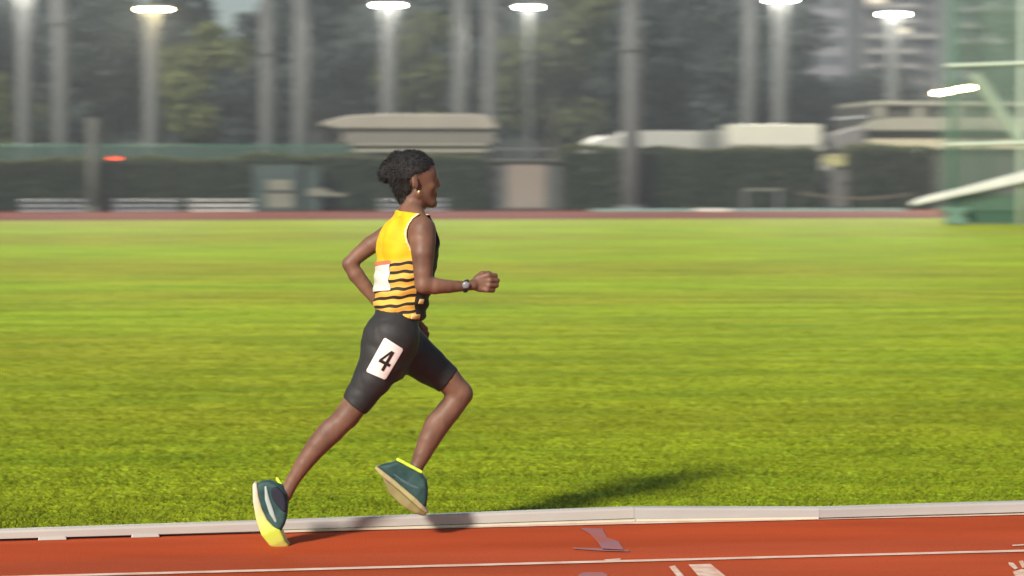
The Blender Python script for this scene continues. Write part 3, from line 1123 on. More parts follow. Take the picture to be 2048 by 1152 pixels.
M_bib = bpy.data.materials.new('paper_bib')
M_bib = mat('paper_bib', (0.56, 0.57, 0.51), 0.7, noise=(16, (0.66, 0.67, 0.60), 4))
bdir = Vector((math.cos(math.radians(16)), math.sin(math.radians(16)), 0))
bib = decal('bib', siv, sif, back_pts, bdir, 0.004, M_bib, runner, None, 40, 30)
decal('bib_heading', siv, sif, lambda u, v: back_pts(u, v * 0.13), bdir, 0.0056, mat('red_print', (0.62, 0.16, 0.08), 0.7), bib, None, 40, 6)
fw = new_field()
# small yellow marks on the dark side panel
def side_mark(cx, cy, w, h, sk=0):
    q = [(cx - w + sk, cy - h), (cx + w + sk, cy - h), (cx + w - sk, cy + h), (cx - w - sk, cy + h)]
    return quad_px(q, 9.6)
M_mark = mat('yellow_print', (0.85, 0.60, 0.22), 0.7)
for (cx, cy, w, h, sk) in ((846, 598, 5, 5, 1.5), (834, 630, 9, 5, 1)):
    try:
        decal('print_mark', siv, sif, side_mark(cx, cy, w, h, sk), vdir, 0.004, M_mark, singlet, None, 10, 10)
    except Exception:
        pass
del fw, f_tor, f_lr, f_ll, f_ar, f_al

# ------------------------------------------------------------------ far side of the ground
def row(px, D0):
    """point on the ground in a row parallel to the track: column px, D0 = distance on the picture's middle"""
    k = (px - 1024) / F
    D = D0 / (1 - k * math.tan(YAW))
    return Vector((k * D, D, 0))


def ht(py, D):
    return CAM_H + (350 - py) / F * D


M_conc = mat('grey_metal', (0.088, 0.091, 0.09), 0.75, noise=(1.5, (0.115, 0.118, 0.116), 5))
M_concd = mat('dull_metal', (0.065, 0.066, 0.055), 0.75, noise=(1.5, (0.085, 0.086, 0.072), 5))
M_lampbody = mat('lamp_housing', (0.25, 0.25, 0.24), 0.5, metallic=0.4)
M_lamp = mat('lamp_lit', (0.9, 0.9, 0.85), 0.4, emit=(1.0, 0.95, 0.82), estr=48.0)
M_lampw = mat('lamp_lit_warm', (0.9, 0.9, 0.8), 0.4, emit=(1.0, 0.78, 0.38), estr=44.0)


def post(name, px, D0, top, r, label, m=M_conc, seam=None, group='tall grey posts behind the far track', cat='post'):
    g = row(px, D0)
    D = g.y
    H = ht(top, D)
    root = empty(name, g)
    tag(root, label, cat, group)
    mb = MB().tube([(0, 0, 0.0), (0, 0, H * 0.5), (0, 0, H)], [r, r * 0.95, r * 0.88], 14)
    mb.build('pole', m, root, smooth=True)
    MB().tube([(0, 0, 0.0), (0, 0, 0.22)], [r * 1.7, r * 1.6], 14).build('base_plate', m, root)
    for sy in (seam or []):
        z = ht(sy, D)
        MB().tube([(0, 0, z - 0.05), (0, 0, z + 0.05)], [r * 1.25, r * 1.25], 14).build('collar', m, root)
    return root, D, H


def lamp_post(px, D0, lamp_y, r, width, label, warm=False, power=4500, depth=0.34, m=M_conc, off=0.0):
    root, D, H = post('lamp_post', px, D0, lamp_y - 6, r, label, m, None, 'lit lamp posts behind the far track', 'lamp post')
    z = ht(lamp_y, D)
    w = width / F * D / 2
    hb = MB().box(-w + off, w + off, -0.28, 0.10, z + 0.05, z + 0.17, taper=0.05)
    hb.build('lamp_housing', M_lampbody, root, bevel=0.02)
    MB().box(-w * 0.94 + off, w * 0.94 + off, -0.30, 0.02, z - 0.09, z + 0.045, taper=-0.02).build('lamp', M_lampw if warm else M_lamp, root, bevel=0.03)
    ld = bpy.data.lights.new('lamp_light', 'SPOT')
    ld.energy = power
    ld.spot_size = math.radians(120)
    ld.spot_blend = 1.0
    ld.shadow_soft_size = 0.3
    ld.color = (1.0, 0.9, 0.66) if warm else (1.0, 0.95, 0.82)
    lo = bpy.data.objects.new('lamp_light', ld)
    C.objects.link(lo)
    lo.parent = root
    lo.location = (off, -0.4, z - 0.22)
    lo.rotation_euler = Vector((0, -0.95, -0.30)).to_track_quat('-Z', 'Y').to_euler()
    return root


PR = 0.37
post('post', 125, 114, -60, PR, 'grey post left of the first lit lamp with a collar high up', seam=[48])
post('post', 187, 104.6, 236, 0.24, 'short dull post standing between the two leftmost benches', m=M_concd)
post('post', 537, 115, -60, PR, 'left one of a pair of close grey posts, collar near its top', seam=[108])
post('post', 603, 113, -60, PR, 'right one of a pair of close grey posts, no collar')
post('post', 920, 116, -60, PR * 0.9, 'grey post rising behind the right part of the beige shelter roof')
post('post', 980, 113.5, -60, PR * 0.9, 'grey post at the right end of the beige shelter')
post('post', 1262, 104.5, -60, PR * 1.05, 'grey post standing in front of the hedge right of the shed', seam=[100])
post('post', 1497, 117, -60, PR * 0.9, 'grey post rising behind the white box truck, left of its lamp')
lamp_post(52, 115, -14, PR, 60, 'lit lamp post at the left edge of the photo, lamp just above frame')
lamp_post(305, 114, 20, PR, 62, 'lit lamp post left of the yellow-green tree, lamp with warm glow', warm=True, off=0.15)
lamp_post(778, 116, 12, PR, 58, 'lit lamp post rising behind the left half of the beige shelter roof')
lamp_post(1057, 119, 16, 0.10, 46, 'lit lamp on a thin post right of the shelter')
lamp_post(1558, 115, 2, PR, 56, 'lit lamp post behind the white box truck')
lamp_post(1783, 118, 30, PR * 0.85, 52, 'lit lamp post in front of the tower with floors coloured as if lit')

# double floodlight seen through the cage net
g = row(1905, 110)
fl = empty('floodlight', g)
tag(fl, 'bright double floodlight on a post behind the green cage net', 'floodlight')
Dz = g.y
zc = ht(182, Dz)
MB().tube([(0, 0, 0), (0, 0, zc)], [0.16, 0.12], 12).build('pole', M_conc, fl, smooth=True)
MB().tube([(-0.85, 0, zc - 0.15), (0.85, 0, zc + 0.12)], [0.05, 0.05], 8).build('crossbar', M_conc, fl)
for sx_, zz in ((-0.45, -0.07), (0.42, 0.09)):
    h_ = MB().box(-0.42, 0.42, -0.05, 0.15, -0.12, 0.12).build('lamp_housing', M_lampbody, fl, bevel=0.02)
    h_.location = (sx_, -0.08, zc + zz); h_.rotation_euler = (0, math.radians(-9), 0)
    e_ = MB().box(-0.40, 0.40, -0.07, -0.052, -0.085, 0.085).build('lamp', M_lampw, h_, bevel=0.01)
    e_.location = (0, 0, 0)
ld = bpy.data.lights.new('lamp_light', 'SPOT')
ld.energy = 2500; ld.spot_size = math.radians(140); ld.color = (1, 0.86, 0.6); ld.shadow_soft_size = 0.3
lo_ = bpy.data.objects.new('lamp_light', ld); C.objects.link(lo_); lo_.parent = fl
lo_.location = (0, -0.5, zc); lo_.rotation_euler = Vector((0, -0.8, -0.6)).to_track_quat('-Z', 'Y').to_euler()

# benches of aluminium slats
M_alu = mat('aluminium', (0.42, 0.44, 0.47), 0.42, metallic=0.3, noise=(3, (0.52, 0.54, 0.57), 3))
M_alub = mat('bright_aluminium', (0.85, 0.85, 0.80), 0.4, metallic=0.1)
M_leg = mat('bench_frame', (0.10, 0.11, 0.11), 0.6)


def bench(px0, px1, D0, m, label):
    a, b_ = row(px0, D0), row(px1, D0)
    L = (b_ - a).length
    r = empty('bench', a, YAW)
    tag(r, label, 'bench', 'slatted benches beside the far track')
    s = MB()
    for i in range(3):
        s.box(0, L, -0.02 + i * 0.13, 0.09 + i * 0.13, 0.47, 0.505)
    s.build('seat', m, r, bevel=0.006)
    s = MB()
    for z0, y0 in ((0.245, -0.24), (0.05, -0.46)):
        s.box(0.03, L - 0.03, y0, y0 + 0.14, z0, z0 + 0.05)
    s.build('footboard', m, r, bevel=0.006)
    for xx in (0.12, L / 2, L - 0.12):
        MB().prism([(xx - 0.03, 0), (xx + 0.03, 0), (xx + 0.03, 0.468), (xx - 0.03, 0.468)], -0.095, 0.40).build('leg', M_leg, r)
    return r


bench(40, 172, 102.6, M_alu, 'dull slatted bench at the far left end of the row')
bench(226, 358, 102.6, M_alu, 'dull slatted bench between the short post and the bright bench')
bench(376, 508, 102.6, M_alub, 'brightest slatted bench, next to the green cabinet')
bench(758, 894, 102.6, M_alu, "slatted bench seen on both sides of the runner's neck")


# foliage
def leaf_quads(c, n, size, flat=0.6):
    """n random leaf quads at centres c"""
    a = RNG.normal(size=(n, 3)); a /= np.linalg.norm(a, axis=1)[:, None]
    b_ = RNG.normal(size=(n, 3)); b_ -= (b_ * a).sum(1)[:, None] * a; b_ /= np.linalg.norm(b_, axis=1)[:, None]
    s = (size * RNG.uniform(0.6, 1.4, n))[:, None]
    v = np.stack([c - a * s - b_ * s * flat, c + a * s - b_ * s * flat * 0.3, c + a * s + b_ * s * flat, c - a * s * 0.4 + b_ * s * flat], 1)
    return v.reshape(-1, 3), np.arange(4 * n).reshape(-1, 4)


def leaf_mat(name, c1, c2, sc=1.2):
    m = mat(name, c1, 0.7, noise=(sc, c2, 4), spec=0.2)
    return m


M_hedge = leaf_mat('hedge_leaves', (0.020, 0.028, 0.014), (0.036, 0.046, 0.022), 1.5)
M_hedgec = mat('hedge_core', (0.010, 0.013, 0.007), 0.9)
M_hedget = leaf_mat('hedge_painted_lit_top', (0.05, 0.062, 0.02), (0.075, 0.085, 0.025), 2.0)  # paler leaves on top: the light there is put into the colour


def hedge(px0, px1, D0, top, depth, label, round_=0.25):
    a, b_ = row(px0, D0), row(px1, D0)
    L = (b_ - a).length
    Hh = ht(top, (a.y + b_.y) / 2)
    r = empty('hedge', a, YAW)
    tag(r, label, 'hedge', 'clipped hedges behind the benches')
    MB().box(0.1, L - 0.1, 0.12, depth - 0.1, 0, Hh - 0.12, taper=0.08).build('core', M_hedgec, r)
    n = int(L * Hh * 260)
    u = RNG.random(n) * L
    face = RNG.random(n)
    z = RNG.random(n) * Hh
    y = RNG.normal(0, 0.05, n) + 0.06
    x = u
    e = face > 0.92
    x = np.where(e & (RNG.random(n) < 0.5), RNG.normal(0.05, 0.05, n), np.where(e, L - 0.05, x))
    y = np.where(e, RNG.random(n) * depth, y)
    zt = Hh + 0.05 * np.sin(u * 1.7) + 0.05 * np.sin(u * 0.6 + 1)
    z = np.minimum(z, zt)
    edge = np.minimum(u, L - u)
    z *= np.clip(0.82 + edge / (round_ + 1e-3) * 0.3, 0, 1)
    v, f = leaf_quads(np.stack([x, y, z], 1), n, 0.075)
    mesh_np('foliage', v, f, M_hedge, r, False)
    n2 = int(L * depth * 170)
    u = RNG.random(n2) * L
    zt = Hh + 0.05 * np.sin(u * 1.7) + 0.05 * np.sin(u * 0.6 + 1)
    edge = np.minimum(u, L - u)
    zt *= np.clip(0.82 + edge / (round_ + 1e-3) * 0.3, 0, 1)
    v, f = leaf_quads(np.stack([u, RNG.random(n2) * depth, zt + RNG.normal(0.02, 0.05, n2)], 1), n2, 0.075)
    mesh_np('painted_lit_top', v, f, M_hedget, r, False)
    return r


hedge(-300, 500, 105.5, 322, 2.0, 'dark clipped hedge behind the left benches, red display above it')
hedge(486, 975, 105.8, 316, 2.0, "dark clipped hedge behind the runner's head, lower than the beige shelter")
hedge(1125, 1640, 105.6, 300, 2.0, 'dark clipped hedge below the white coach and truck')
hedge(1702, 1868, 105.6, 298, 2.0, 'short dark hedge between the gate opening and the green cage', 0.1)

# green mesh fence behind the hedge
M_net = bpy.data.materials.new('green_net')
def net_mat(m, col, alpha):
    m.use_nodes = True
    t = m.node_tree
    b_ = t.nodes['Principled BSDF']
    b_.inputs['Base Color'].default_value = (*col, 1)
    b_.inputs['Roughness'].default_value = 0.8
    b_.inputs['Alpha'].default_value = alpha
    return m
net_mat(M_net, (0.045, 0.095, 0.07), 0.42)
M_green = mat('green_paint', (0.05, 0.14, 0.09), 0.5)


def fence(px0, px1, D0, top, label):
    a, b_ = row(px0, D0), row(px1, D0)
    L = (b_ - a).length
    Hh = ht(top, (a.y + b_.y) / 2)
    r = empty('fence', a, YAW)
    tag(r, label, 'fence')
    MB().box(0, L, -0.01, 0.01, 0.05, Hh - 0.03).build('netting', M_net, r)
    s = MB().tube([(0, 0, Hh), (L, 0, Hh)], [0.035, 0.035], 8).build('top_rail', M_green, r)
    n = int(L / 3.0) + 1
    for i in range(n + 1):
        MB().tube([(L * i / n, 0.04, 0), (L * i / n, 0.04, Hh)], [0.035, 0.035], 8).build('fence_post', M_green, r)


fence(-300, 700, 109.5, 291, 'green netting fence showing above the hedge at the left')

# digital display with red characters
M_led = mat('red_led', (0.9, 0.1, 0.05), 0.5, emit=(1.0, 0.10, 0.03), estr=4.5)
g = row(231, 105.1)
z0 = ht(317, g.y)
disp = empty('display_board', g, YAW)
tag(disp, 'small dark display board with glowing red characters above the left hedge', 'display')
MB().box(-0.28, 0.28, 0.0, 0.12, z0 - 0.12, z0 + 0.12).build('board', mat('display_black', (0.02, 0.015, 0.015), 0.5), disp, bevel=0.01)
MB().tube([(0, 0.2, 0), (0, 0.2, z0)], [0.04, 0.04], 8).build('pole', M_concd, disp)
for i, x0 in enumerate((-0.21, -0.125, -0.04, 0.055, 0.14)):
    sgm = MB()
    w_, h_, t_ = 0.065, 0.040, 0.013
    sgm.box(x0, x0 + w_, -0.02, -0.002, z0 + h_ - t_, z0 + h_)
    sgm.box(x0, x0 + w_, -0.02, -0.002, z0 - t_ / 2, z0 + t_ / 2)
    sgm.box(x0, x0 + t_, -0.02, -0.002, z0 - h_ + t_, z0 - t_ / 2)
    sgm.box(x0 + w_ - t_, x0 + w_, -0.02, -0.002, z0 + t_ / 2, z0 + h_ - t_)
    sgm.box(x0, x0 + w_, -0.02, -0.002, z0 - h_, z0 - h_ + t_)
    sgm.build('character', M_led, disp)

# beige shelter
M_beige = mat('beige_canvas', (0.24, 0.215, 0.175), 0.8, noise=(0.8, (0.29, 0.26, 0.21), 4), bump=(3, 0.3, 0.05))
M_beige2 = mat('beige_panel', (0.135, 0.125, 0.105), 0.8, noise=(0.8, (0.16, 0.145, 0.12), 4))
M_ledge = mat('cream_ledge', (0.30, 0.28, 0.21), 0.7)
ga, gb = row(648, 111.5), row(992, 111.5)
L = (gb - ga).length
Dm = (ga.y + gb.y) / 2
sh_ = empty('shelter', ga, YAW)
tag(sh_, 'long beige shelter with thick rounded canopy roof behind the hedge', 'shelter')
zt, zm, zb, zl = ht(228, Dm), ht(257, Dm), ht(287, Dm), ht(300, Dm)
prof = [(0.0, zm + 0.12), (0.12, zm + 0.3), (0.9, zt - 0.12), (2.4, zt - 0.02), (L - 0.9, zt), (L - 0.3, zt - 0.15), (L, zm + 0.05), (L - 0.1, zm - 0.03), (0.5, zm - 0.03)]
MB().prism(prof, -0.6, 3.0).build('canopy', M_beige, sh_, bevel=0.12)
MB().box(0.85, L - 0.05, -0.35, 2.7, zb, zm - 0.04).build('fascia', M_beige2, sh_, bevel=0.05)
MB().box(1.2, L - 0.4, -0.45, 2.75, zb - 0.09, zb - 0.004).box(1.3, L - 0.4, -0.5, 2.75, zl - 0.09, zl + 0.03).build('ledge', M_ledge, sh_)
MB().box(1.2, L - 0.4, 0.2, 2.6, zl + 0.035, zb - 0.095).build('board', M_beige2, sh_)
for xx in (1.4, L / 2, L - 0.7):
    for yy in (0.0, 2.4):
        MB().box(xx - 0.06, xx + 0.06, yy - 0.06, yy + 0.06, 0, zl - 0.095).build('leg', M_concd, sh_)

# grey shed with a beige door panel
ga, gb = row(962, 106.4), row(1124, 106.4)
L = (gb - ga).length
sd = empty('shed', ga, YAW)
tag(sd, 'small grey shed with beige door between two hedges', 'shed')
Hs = ht(324, ga.y)
M_grey = mat('shed_grey', (0.055, 0.058, 0.055), 0.8, noise=(1, (0.075, 0.078, 0.075), 4))
MB().box(0, L, 0, 2.2, 0, Hs).build('wall', M_grey, sd)
MB().box(-0.1, L + 0.15, -0.25, 2.4, Hs + 0.003, Hs + 0.12).build('roof', M_concd, sd, bevel=0.02)
MB().box(L * 0.32, L * 0.80, -0.06, -0.003, 0.08, Hs - 0.06).build('door', mat('door_beige', (0.20, 0.165, 0.135), 0.7, noise=(1, (0.22, 0.185, 0.15), 3)), sd, bevel=0.01)
MB().tube([(0.2, 0.3, Hs + 0.55), (L * 0.95, 0.3, Hs + 0.55)], [0.035, 0.035], 8).tube([(0.3, 0.3, Hs + 0.12), (0.3, 0.3, Hs + 0.55)], [0.03, 0.03], 8).tube(
    [(L * 0.9, 0.3, Hs + 0.12), (L * 0.9, 0.3, Hs + 0.55)], [0.03, 0.03], 8).build('roof_rail', M_conc, sd)

# green cabinets
M_teal = mat('teal_metal', (0.030, 0.050, 0.046), 0.6, noise=(1.5, (0.045, 0.068, 0.062), 3))
M_pan = mat('dull_cream_panel', (0.14, 0.145, 0.11), 0.7, noise=(2, (0.18, 0.185, 0.14), 3))
g = row(508, 104.3)
cb = empty('cabinet', g, YAW)
tag(cb, 'dark teal cabinet with cream panels right of the bright bench', 'cabinet')
Wc = 92 / F * g.y
Hc = ht(330, g.y)
MB().box(0, Wc, 0, 0.8, 0, Hc).build('case', M_teal, cb, bevel=0.03)
MB().box(Wc * 0.30, Wc * 0.82, -0.03, -0.003, Hc * 0.45, Hc * 0.68).build('panel', M_pan, cb, bevel=0.01)
MB().box(Wc * 0.28, Wc * 0.85, -0.03, -0.003, 0.16, Hc * 0.40).build('panel', M_pan, cb, bevel=0.01)
MB().box(Wc * 0.24, Wc * 0.86, -0.06, -0.003, Hc * 0.405, Hc * 0.445).build('handle', M_dark, cb)
g = row(600, 104.6)
bn = empty('storage_bin', g, YAW)
tag(bn, 'plain dark teal storage bin beside the cabinet with a cream board on it', 'bin')
MB().box(0, 0.85, 0, 0.7, 0, 1.75, taper=0.03).build('case', M_teal, bn, bevel=0.04)
MB().box(-0.03, 0.88, -0.03, 0.73, 1.752, 1.85).build('lid', M_teal, bn, bevel=0.03)
bd = MB().prism([(0.3, 0.62), (1.9, 0.62), (1.9, 0.74), (1.35, 0.76), (0.98, 0.95), (0.3, 0.95)], -0.10, -0.04).build('board', M_pan, bn)

# ------------------------------------------------------------------ vehicles behind the hedge
M_vwhite = mat('vehicle_white', (0.50, 0.485, 0.40), 0.5, noise=(0.5, (0.56, 0.545, 0.44), 3), spec=0.5)
M_vgrey = mat('vehicle_grey', (0.35, 0.345, 0.31), 0.5, noise=(0.5, (0.40, 0.39, 0.35), 3), spec=0.5)
M_glass = mat('dark_glass', (0.03, 0.032, 0.035), 0.15, spec=0.6)
M_tyre = mat('tyre', (0.02, 0.02, 0.02), 0.9)


def wheel(x, y, r_, parent):
    w = MB().tube([(x, y - 0.13, r_), (x, y + 0.13, r_)], [r_, r_], 20).build('wheel', M_tyre, parent)
    MB().tube([(x, y - 0.16, r_), (x, y - 0.131, r_)], [r_ * 0.55, r_ * 0.6], 16).build('rim', M_alu, w)


ga, gb = row(1168, 110.5), row(1462, 110.5)
L = (gb - ga).length
Dm = (ga.y + gb.y) / 2
co = empty('coach', ga, YAW)
tag(co, 'long pale grey coach with rounded front, its roof showing above the hedge', 'coach')
zt = ht(262, Dm)
zf = ht(272, Dm)
MB().prism([(0.15, 0.35), (L, 0.35), (L, zt), (2.1, zt), (1.95, zf), (0.95, zf), (0.45, zf - 0.22), (0.2, zf - 0.6), (0.05, 1.5)], 0, 2.4).build('body', M_vgrey, co, bevel=0.06)
MB().box(1.2, L - 0.3, -0.012, -0.003, 1.55, 2.35).build('side_window', M_glass, co)
for xx in (1.6, L - 1.5):
    wheel(xx, 0.05, 0.48, co)
ga, gb = row(1466, 109.6), row(1642, 109.6)
L = (gb - ga).length
Dm = (ga.y + gb.y) / 2
tk = empty('box_truck', ga, YAW)
tag(tk, 'white box truck with tall bright box body above the hedge', 'truck')
zt, zb = ht(249, Dm), ht(291, Dm)
MB().box(0, L, 0, 2.3, zb, zt).build('cargo_box', M_vwhite, tk, bevel=0.05)
MB().box(0.05, L + 0.1, 0.05, 2.25, zb - 0.24, zb - 0.004).build('chassis', M_vgrey, tk)
MB().prism([(L + 0.12, 0.5), (L + 1.7, 0.5), (L + 1.72, 1.3), (L + 1.35, 2.2), (L + 0.12, 2.25)], 0.15, 2.15).build('cab', M_vgrey, tk, bevel=0.06)
MB().prism([(L + 0.5, 1.4), (L + 1.5, 1.4), (L + 1.25, 2.05), (L + 0.5, 2.05)], 0.13, 0.147).build('side_window', M_glass, tk)
MB().box(0.3, L, 0.3, 2.0, 0.5, zb - 0.245).build('underbody', M_dark, tk)
for xx in (0.9, L + 0.9):
    wheel(xx, 0.12, 0.45, tk)

# gate opening with a yellow sign, its lit look put into the board colours
ga, gb = row(1642, 106.5), row(1702, 106.5)
L = (gb - ga).length
gt = empty('gate', ga, YAW)
tag(gt, 'grey gate in the opening between the two right hedges', 'gate')
Hg = ht(340, ga.y)
MB().box(0, L, 0, 0.06, 0.1, Hg - 0.08).build('panel', mat('gate_grey', (0.085, 0.085, 0.075), 0.8, noise=(1, (0.11, 0.11, 0.1), 3)), gt)
MB().box(-0.3, L + 0.02, -0.02, 0.08, Hg - 0.077, Hg).build('top_rail', M_conc, gt)
g = row(1668, 107.0)
sgn = empty('sign', g, YAW)
tag(sgn, 'small yellowish board standing behind the grey gate', 'sign')
z1, z2 = ht(332, g.y), ht(309, g.y)
MB().box(-0.48, 0.48, 0, 0.05, z1, z2 - 0.12).build('board', mat('yellow_board', (0.34, 0.32, 0.14), 0.6, noise=(2, (0.40, 0.38, 0.18), 3)), sgn)
MB().box(-0.5, 0.5, -0.02, 0.07, z2 - 0.09, z2).build('cap_rail', mat('yellow_rail', (0.42, 0.40, 0.2), 0.6), sgn)
for xx in (-0.4, 0.4):
    MB().box(xx - 0.03, xx + 0.03, 0.051, 0.1, 0, z1 + 0.2).build('leg', M_concd, sgn)

# low pavilion at the right
M_pav = mat('pavilion_cream', (0.24, 0.235, 0.185), 0.75, noise=(0.7, (0.28, 0.27, 0.21), 4))
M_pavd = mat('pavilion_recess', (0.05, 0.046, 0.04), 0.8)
ga, gb = row(1738, 113), row(2130, 113)
L = (gb - ga).length
Dm = ga.y + 0.8
pv = empty('pavilion', ga, YAW)
tag(pv, 'low cream pavilion with two pale horizontal bands behind the short hedge', 'building')
za, zb, zc_, zd, ze = ht(298, Dm), ht(278, Dm), ht(262, Dm), ht(236, Dm), ht(212, Dm)
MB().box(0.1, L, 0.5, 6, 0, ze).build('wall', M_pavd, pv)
MB().box(0, L, 0, 0.497, za, zb).build('lower_band', mat('pavilion_painted_lit', (0.48, 0.43, 0.29), 0.7, noise=(0.8, (0.42, 0.38, 0.26), 3)), pv, bevel=0.03)  # brighter than the upper band: its lit look is put into the colour
MB().prism([(-0.6, zc_), (L, zc_), (L, zd), (1.2, zd), (0.2, zd - 0.1), (-0.4, zc_ + 0.2)], -0.3, 0.49).build('upper_band', M_pav, pv, bevel=0.04)
MB().box(0.3, L, 0.1, 6.2, ze + 0.003, ze + 0.2).build('roof', M_pav, pv, bevel=0.03)
for i in range(6):
    MB().box(0.4 + i * 1.9, 0.75 + i * 1.9, 0.2, 0.495, zd + 0.003, ze).build('pillar', M_pav, pv)
# sloping grey canopy left of it
ga = row(1670, 110.2)
cn = empty('awning', ga, YAW)
tag(cn, 'grey sloping awning between the box truck and the cream pavilion', 'awning')
zl, zr = ht(268, ga.y), ht(252, ga.y)
MB().prism([(0, ht(298, ga.y)), (1.35, ht(298, ga.y)), (1.35, zr), (0, zl)], 0, 1.6).build('canopy', mat('awning_grey', (0.13, 0.125, 0.12), 0.8, noise=(1, (0.16, 0.155, 0.15), 3)), cn, bevel=0.04)
MB().tube([(-0.1, 0, zr + 0.30), (1.4, 0, zr + 0.42)], [0.04, 0.04], 8).build('crossbar', M_alu, cn)
for xx in (0.08, 1.27):
    MB().box(xx - 0.05, xx + 0.05, 0.1, 0.2, 0, ht(298, ga.y) - 0.003).build('leg', M_concd, cn)

# barrier rails and tape near the gate, pale mats at the track's far edge
M_tape = mat('tape_pale', (0.16, 0.12, 0.09), 0.7)
g = row(1486, 103.8)
br = empty('barrier', g, YAW)
tag(br, 'low pale barrier rail in front of the hedge below the white truck', 'barrier')
MB().box(0, 1.7, 0, 0.06, ht(381, g.y), ht(377, g.y)).build('rail', M_pan, br)
for xx in (0.1, 1.55):
    MB().prism([(xx - 0.03, 0), (xx + 0.03, 0), (xx + 0.03, ht(381, g.y) - 0.003), (xx - 0.03, ht(381, g.y) - 0.003)], -0.25, 0.3).build('leg', M_leg, br)
g0, g1 = row(1600, 103.5), row(1822, 103.5)
tp = empty('barrier_tape', g0, YAW)
tag(tp, 'sagging pale tape strung low between stakes before the short hedge', 'tape')
Lt = (g1 - g0).length
pts_ = [(Lt * i / 12, 0, 0.75 - 0.22 * (1 - (2 * i / 12 - 1) ** 2) - 0.05 * i / 12) for i in range(13)]
MB().tube(pts_, [0.035] * 13, 6).build('tape', M_tape, tp)
for xx in (0, Lt):
    MB().tube([(xx, 0.05, 0), (xx, 0.05, 0.8)], [0.03, 0.03], 8).build('stake', M_concd, tp)
M_mat = mat('mat_teal', (0.16, 0.26, 0.23), 0.7, noise=(2, (0.24, 0.34, 0.30), 3))
for (x0, x1, hh, m_, lb) in ((1190, 1388, 0.10, M_mat, 'thin pale teal mat lying along the far track, left one'),
                             (1400, 1462, 0.11, mat('mat_white', (0.62, 0.60, 0.52), 0.7), 'short white mat lying along the far track'),
                             (1470, 1815, 0.09, M_mat, 'long thin teal mat lying along the far track, right one')):
    a_, b_ = row(x0, 100.8), row(x1, 100.8)
    L = (b_ - a_).length
    o = MB().box(0, L, 0, 1.2, 0.006, hh, taper=0.02).build('mat', m_, None, bevel=0.02)
    o.location = a_
    o.rotation_euler = (0, 0, YAW)
    tag(o, lb, 'mat', 'mats along the far track')

# ------------------------------------------------------------------ throwing cage at the right
cg0 = P(1907, 350, 74.5); cg0.z = 0
cage = empty('throwing_cage', cg0)
tag(cage, 'tall throwing cage with green netting and white bars at the right edge', 'cage')
M_net2 = net_mat(bpy.data.materials.new('cage_net'), (0.19, 0.30, 0.21), 0.105)
M_wbar = mat('white_bar', (0.52, 0.58, 0.48), 0.5)
HC = 7.4
W2 = 5.2
MB().box(-0.42, W2, -0.012, 0.012, 0.45, HC).build('netting', M_net2, cage)
o = MB().box(0, 5.0, -0.012, 0.012, 0.2, HC).build('netting', M_net2, cage)
o.location = (-0.42, 0.02, 0); o.rotation_euler = (0, 0, math.radians(62))
o = MB().box(1.3, W2, -0.012, 0.012, 3.6, HC).build('netting', M_net2, cage); o.location = (0, 2.2, 0)
MB().tube([(0, 0.06, 0.3), (0, 0.06, HC)], [0.09, 0.07], 12).build('cage_post', M_green, cage, smooth=True)
MB().tube([(2.05, 0.06, 0.0), (2.05, 0.06, HC)], [0.09, 0.07], 12).build('cage_post', M_wbar, cage, smooth=True)
MB().tube([(4.9, 0.06, 0.0), (4.9, 0.06, HC)], [0.09, 0.07], 12).build('cage_post', M_green, cage, smooth=True)
for py0, py1 in ((132.5, 127), (289.5, 285.5)):
    z0_, z1_ = ht(py0, 74.5), ht(py1, 74.5)
    MB().tube([(-0.28, -0.06, z0_), (W2, -0.06, z1_ + (z1_ - z0_) * 1.3)], [0.055, 0.055], 8).build('crossbar', M_wbar, cage)
MB().tube([(0.62, 0.14, ht(148, 74.5)), (2.15, 0.14, ht(292, 74.5))], [0.17, 0.17], 10).build('brace', mat('brace_grey', (0.30, 0.36, 0.28), 0.6), cage)
MB().prism([(-1.30, ht(412, 74.5)), (W2, ht(320, 74.5)), (W2, ht(286, 74.5)), (0.3, ht(374, 74.5)), (-0.9, ht(393, 74.5)), (-1.25, ht(402, 74.5))], -0.25, -0.10).build(
    'kick_board', mat('board_white', (0.55, 0.55, 0.51), 0.6, noise=(1.5, (0.62, 0.62, 0.57), 3)), cage, bevel=0.03)
MB().box(-0.05, W2, 0.2, 0.24, 0.05, 0.92).build('lower_netting', mat('dark_green_net', (0.03, 0.08, 0.045), 0.8), cage)
MB().prism([(-0.20, 0.02), (0.36, 0.02), (0.40, 0.16), (0.24, 0.30), (0.44, 0.48), (0.40, 0.53), (-0.34, 0.53), (-0.36, 0.46), (-0.16, 0.30), (-0.24, 0.14)], -0.30, 0.3).build(
    'ballast_block', mat('ballast_green', (0.085, 0.17, 0.12), 0.7, noise=(3, (0.12, 0.21, 0.15), 3)), cage, bevel=0.03)

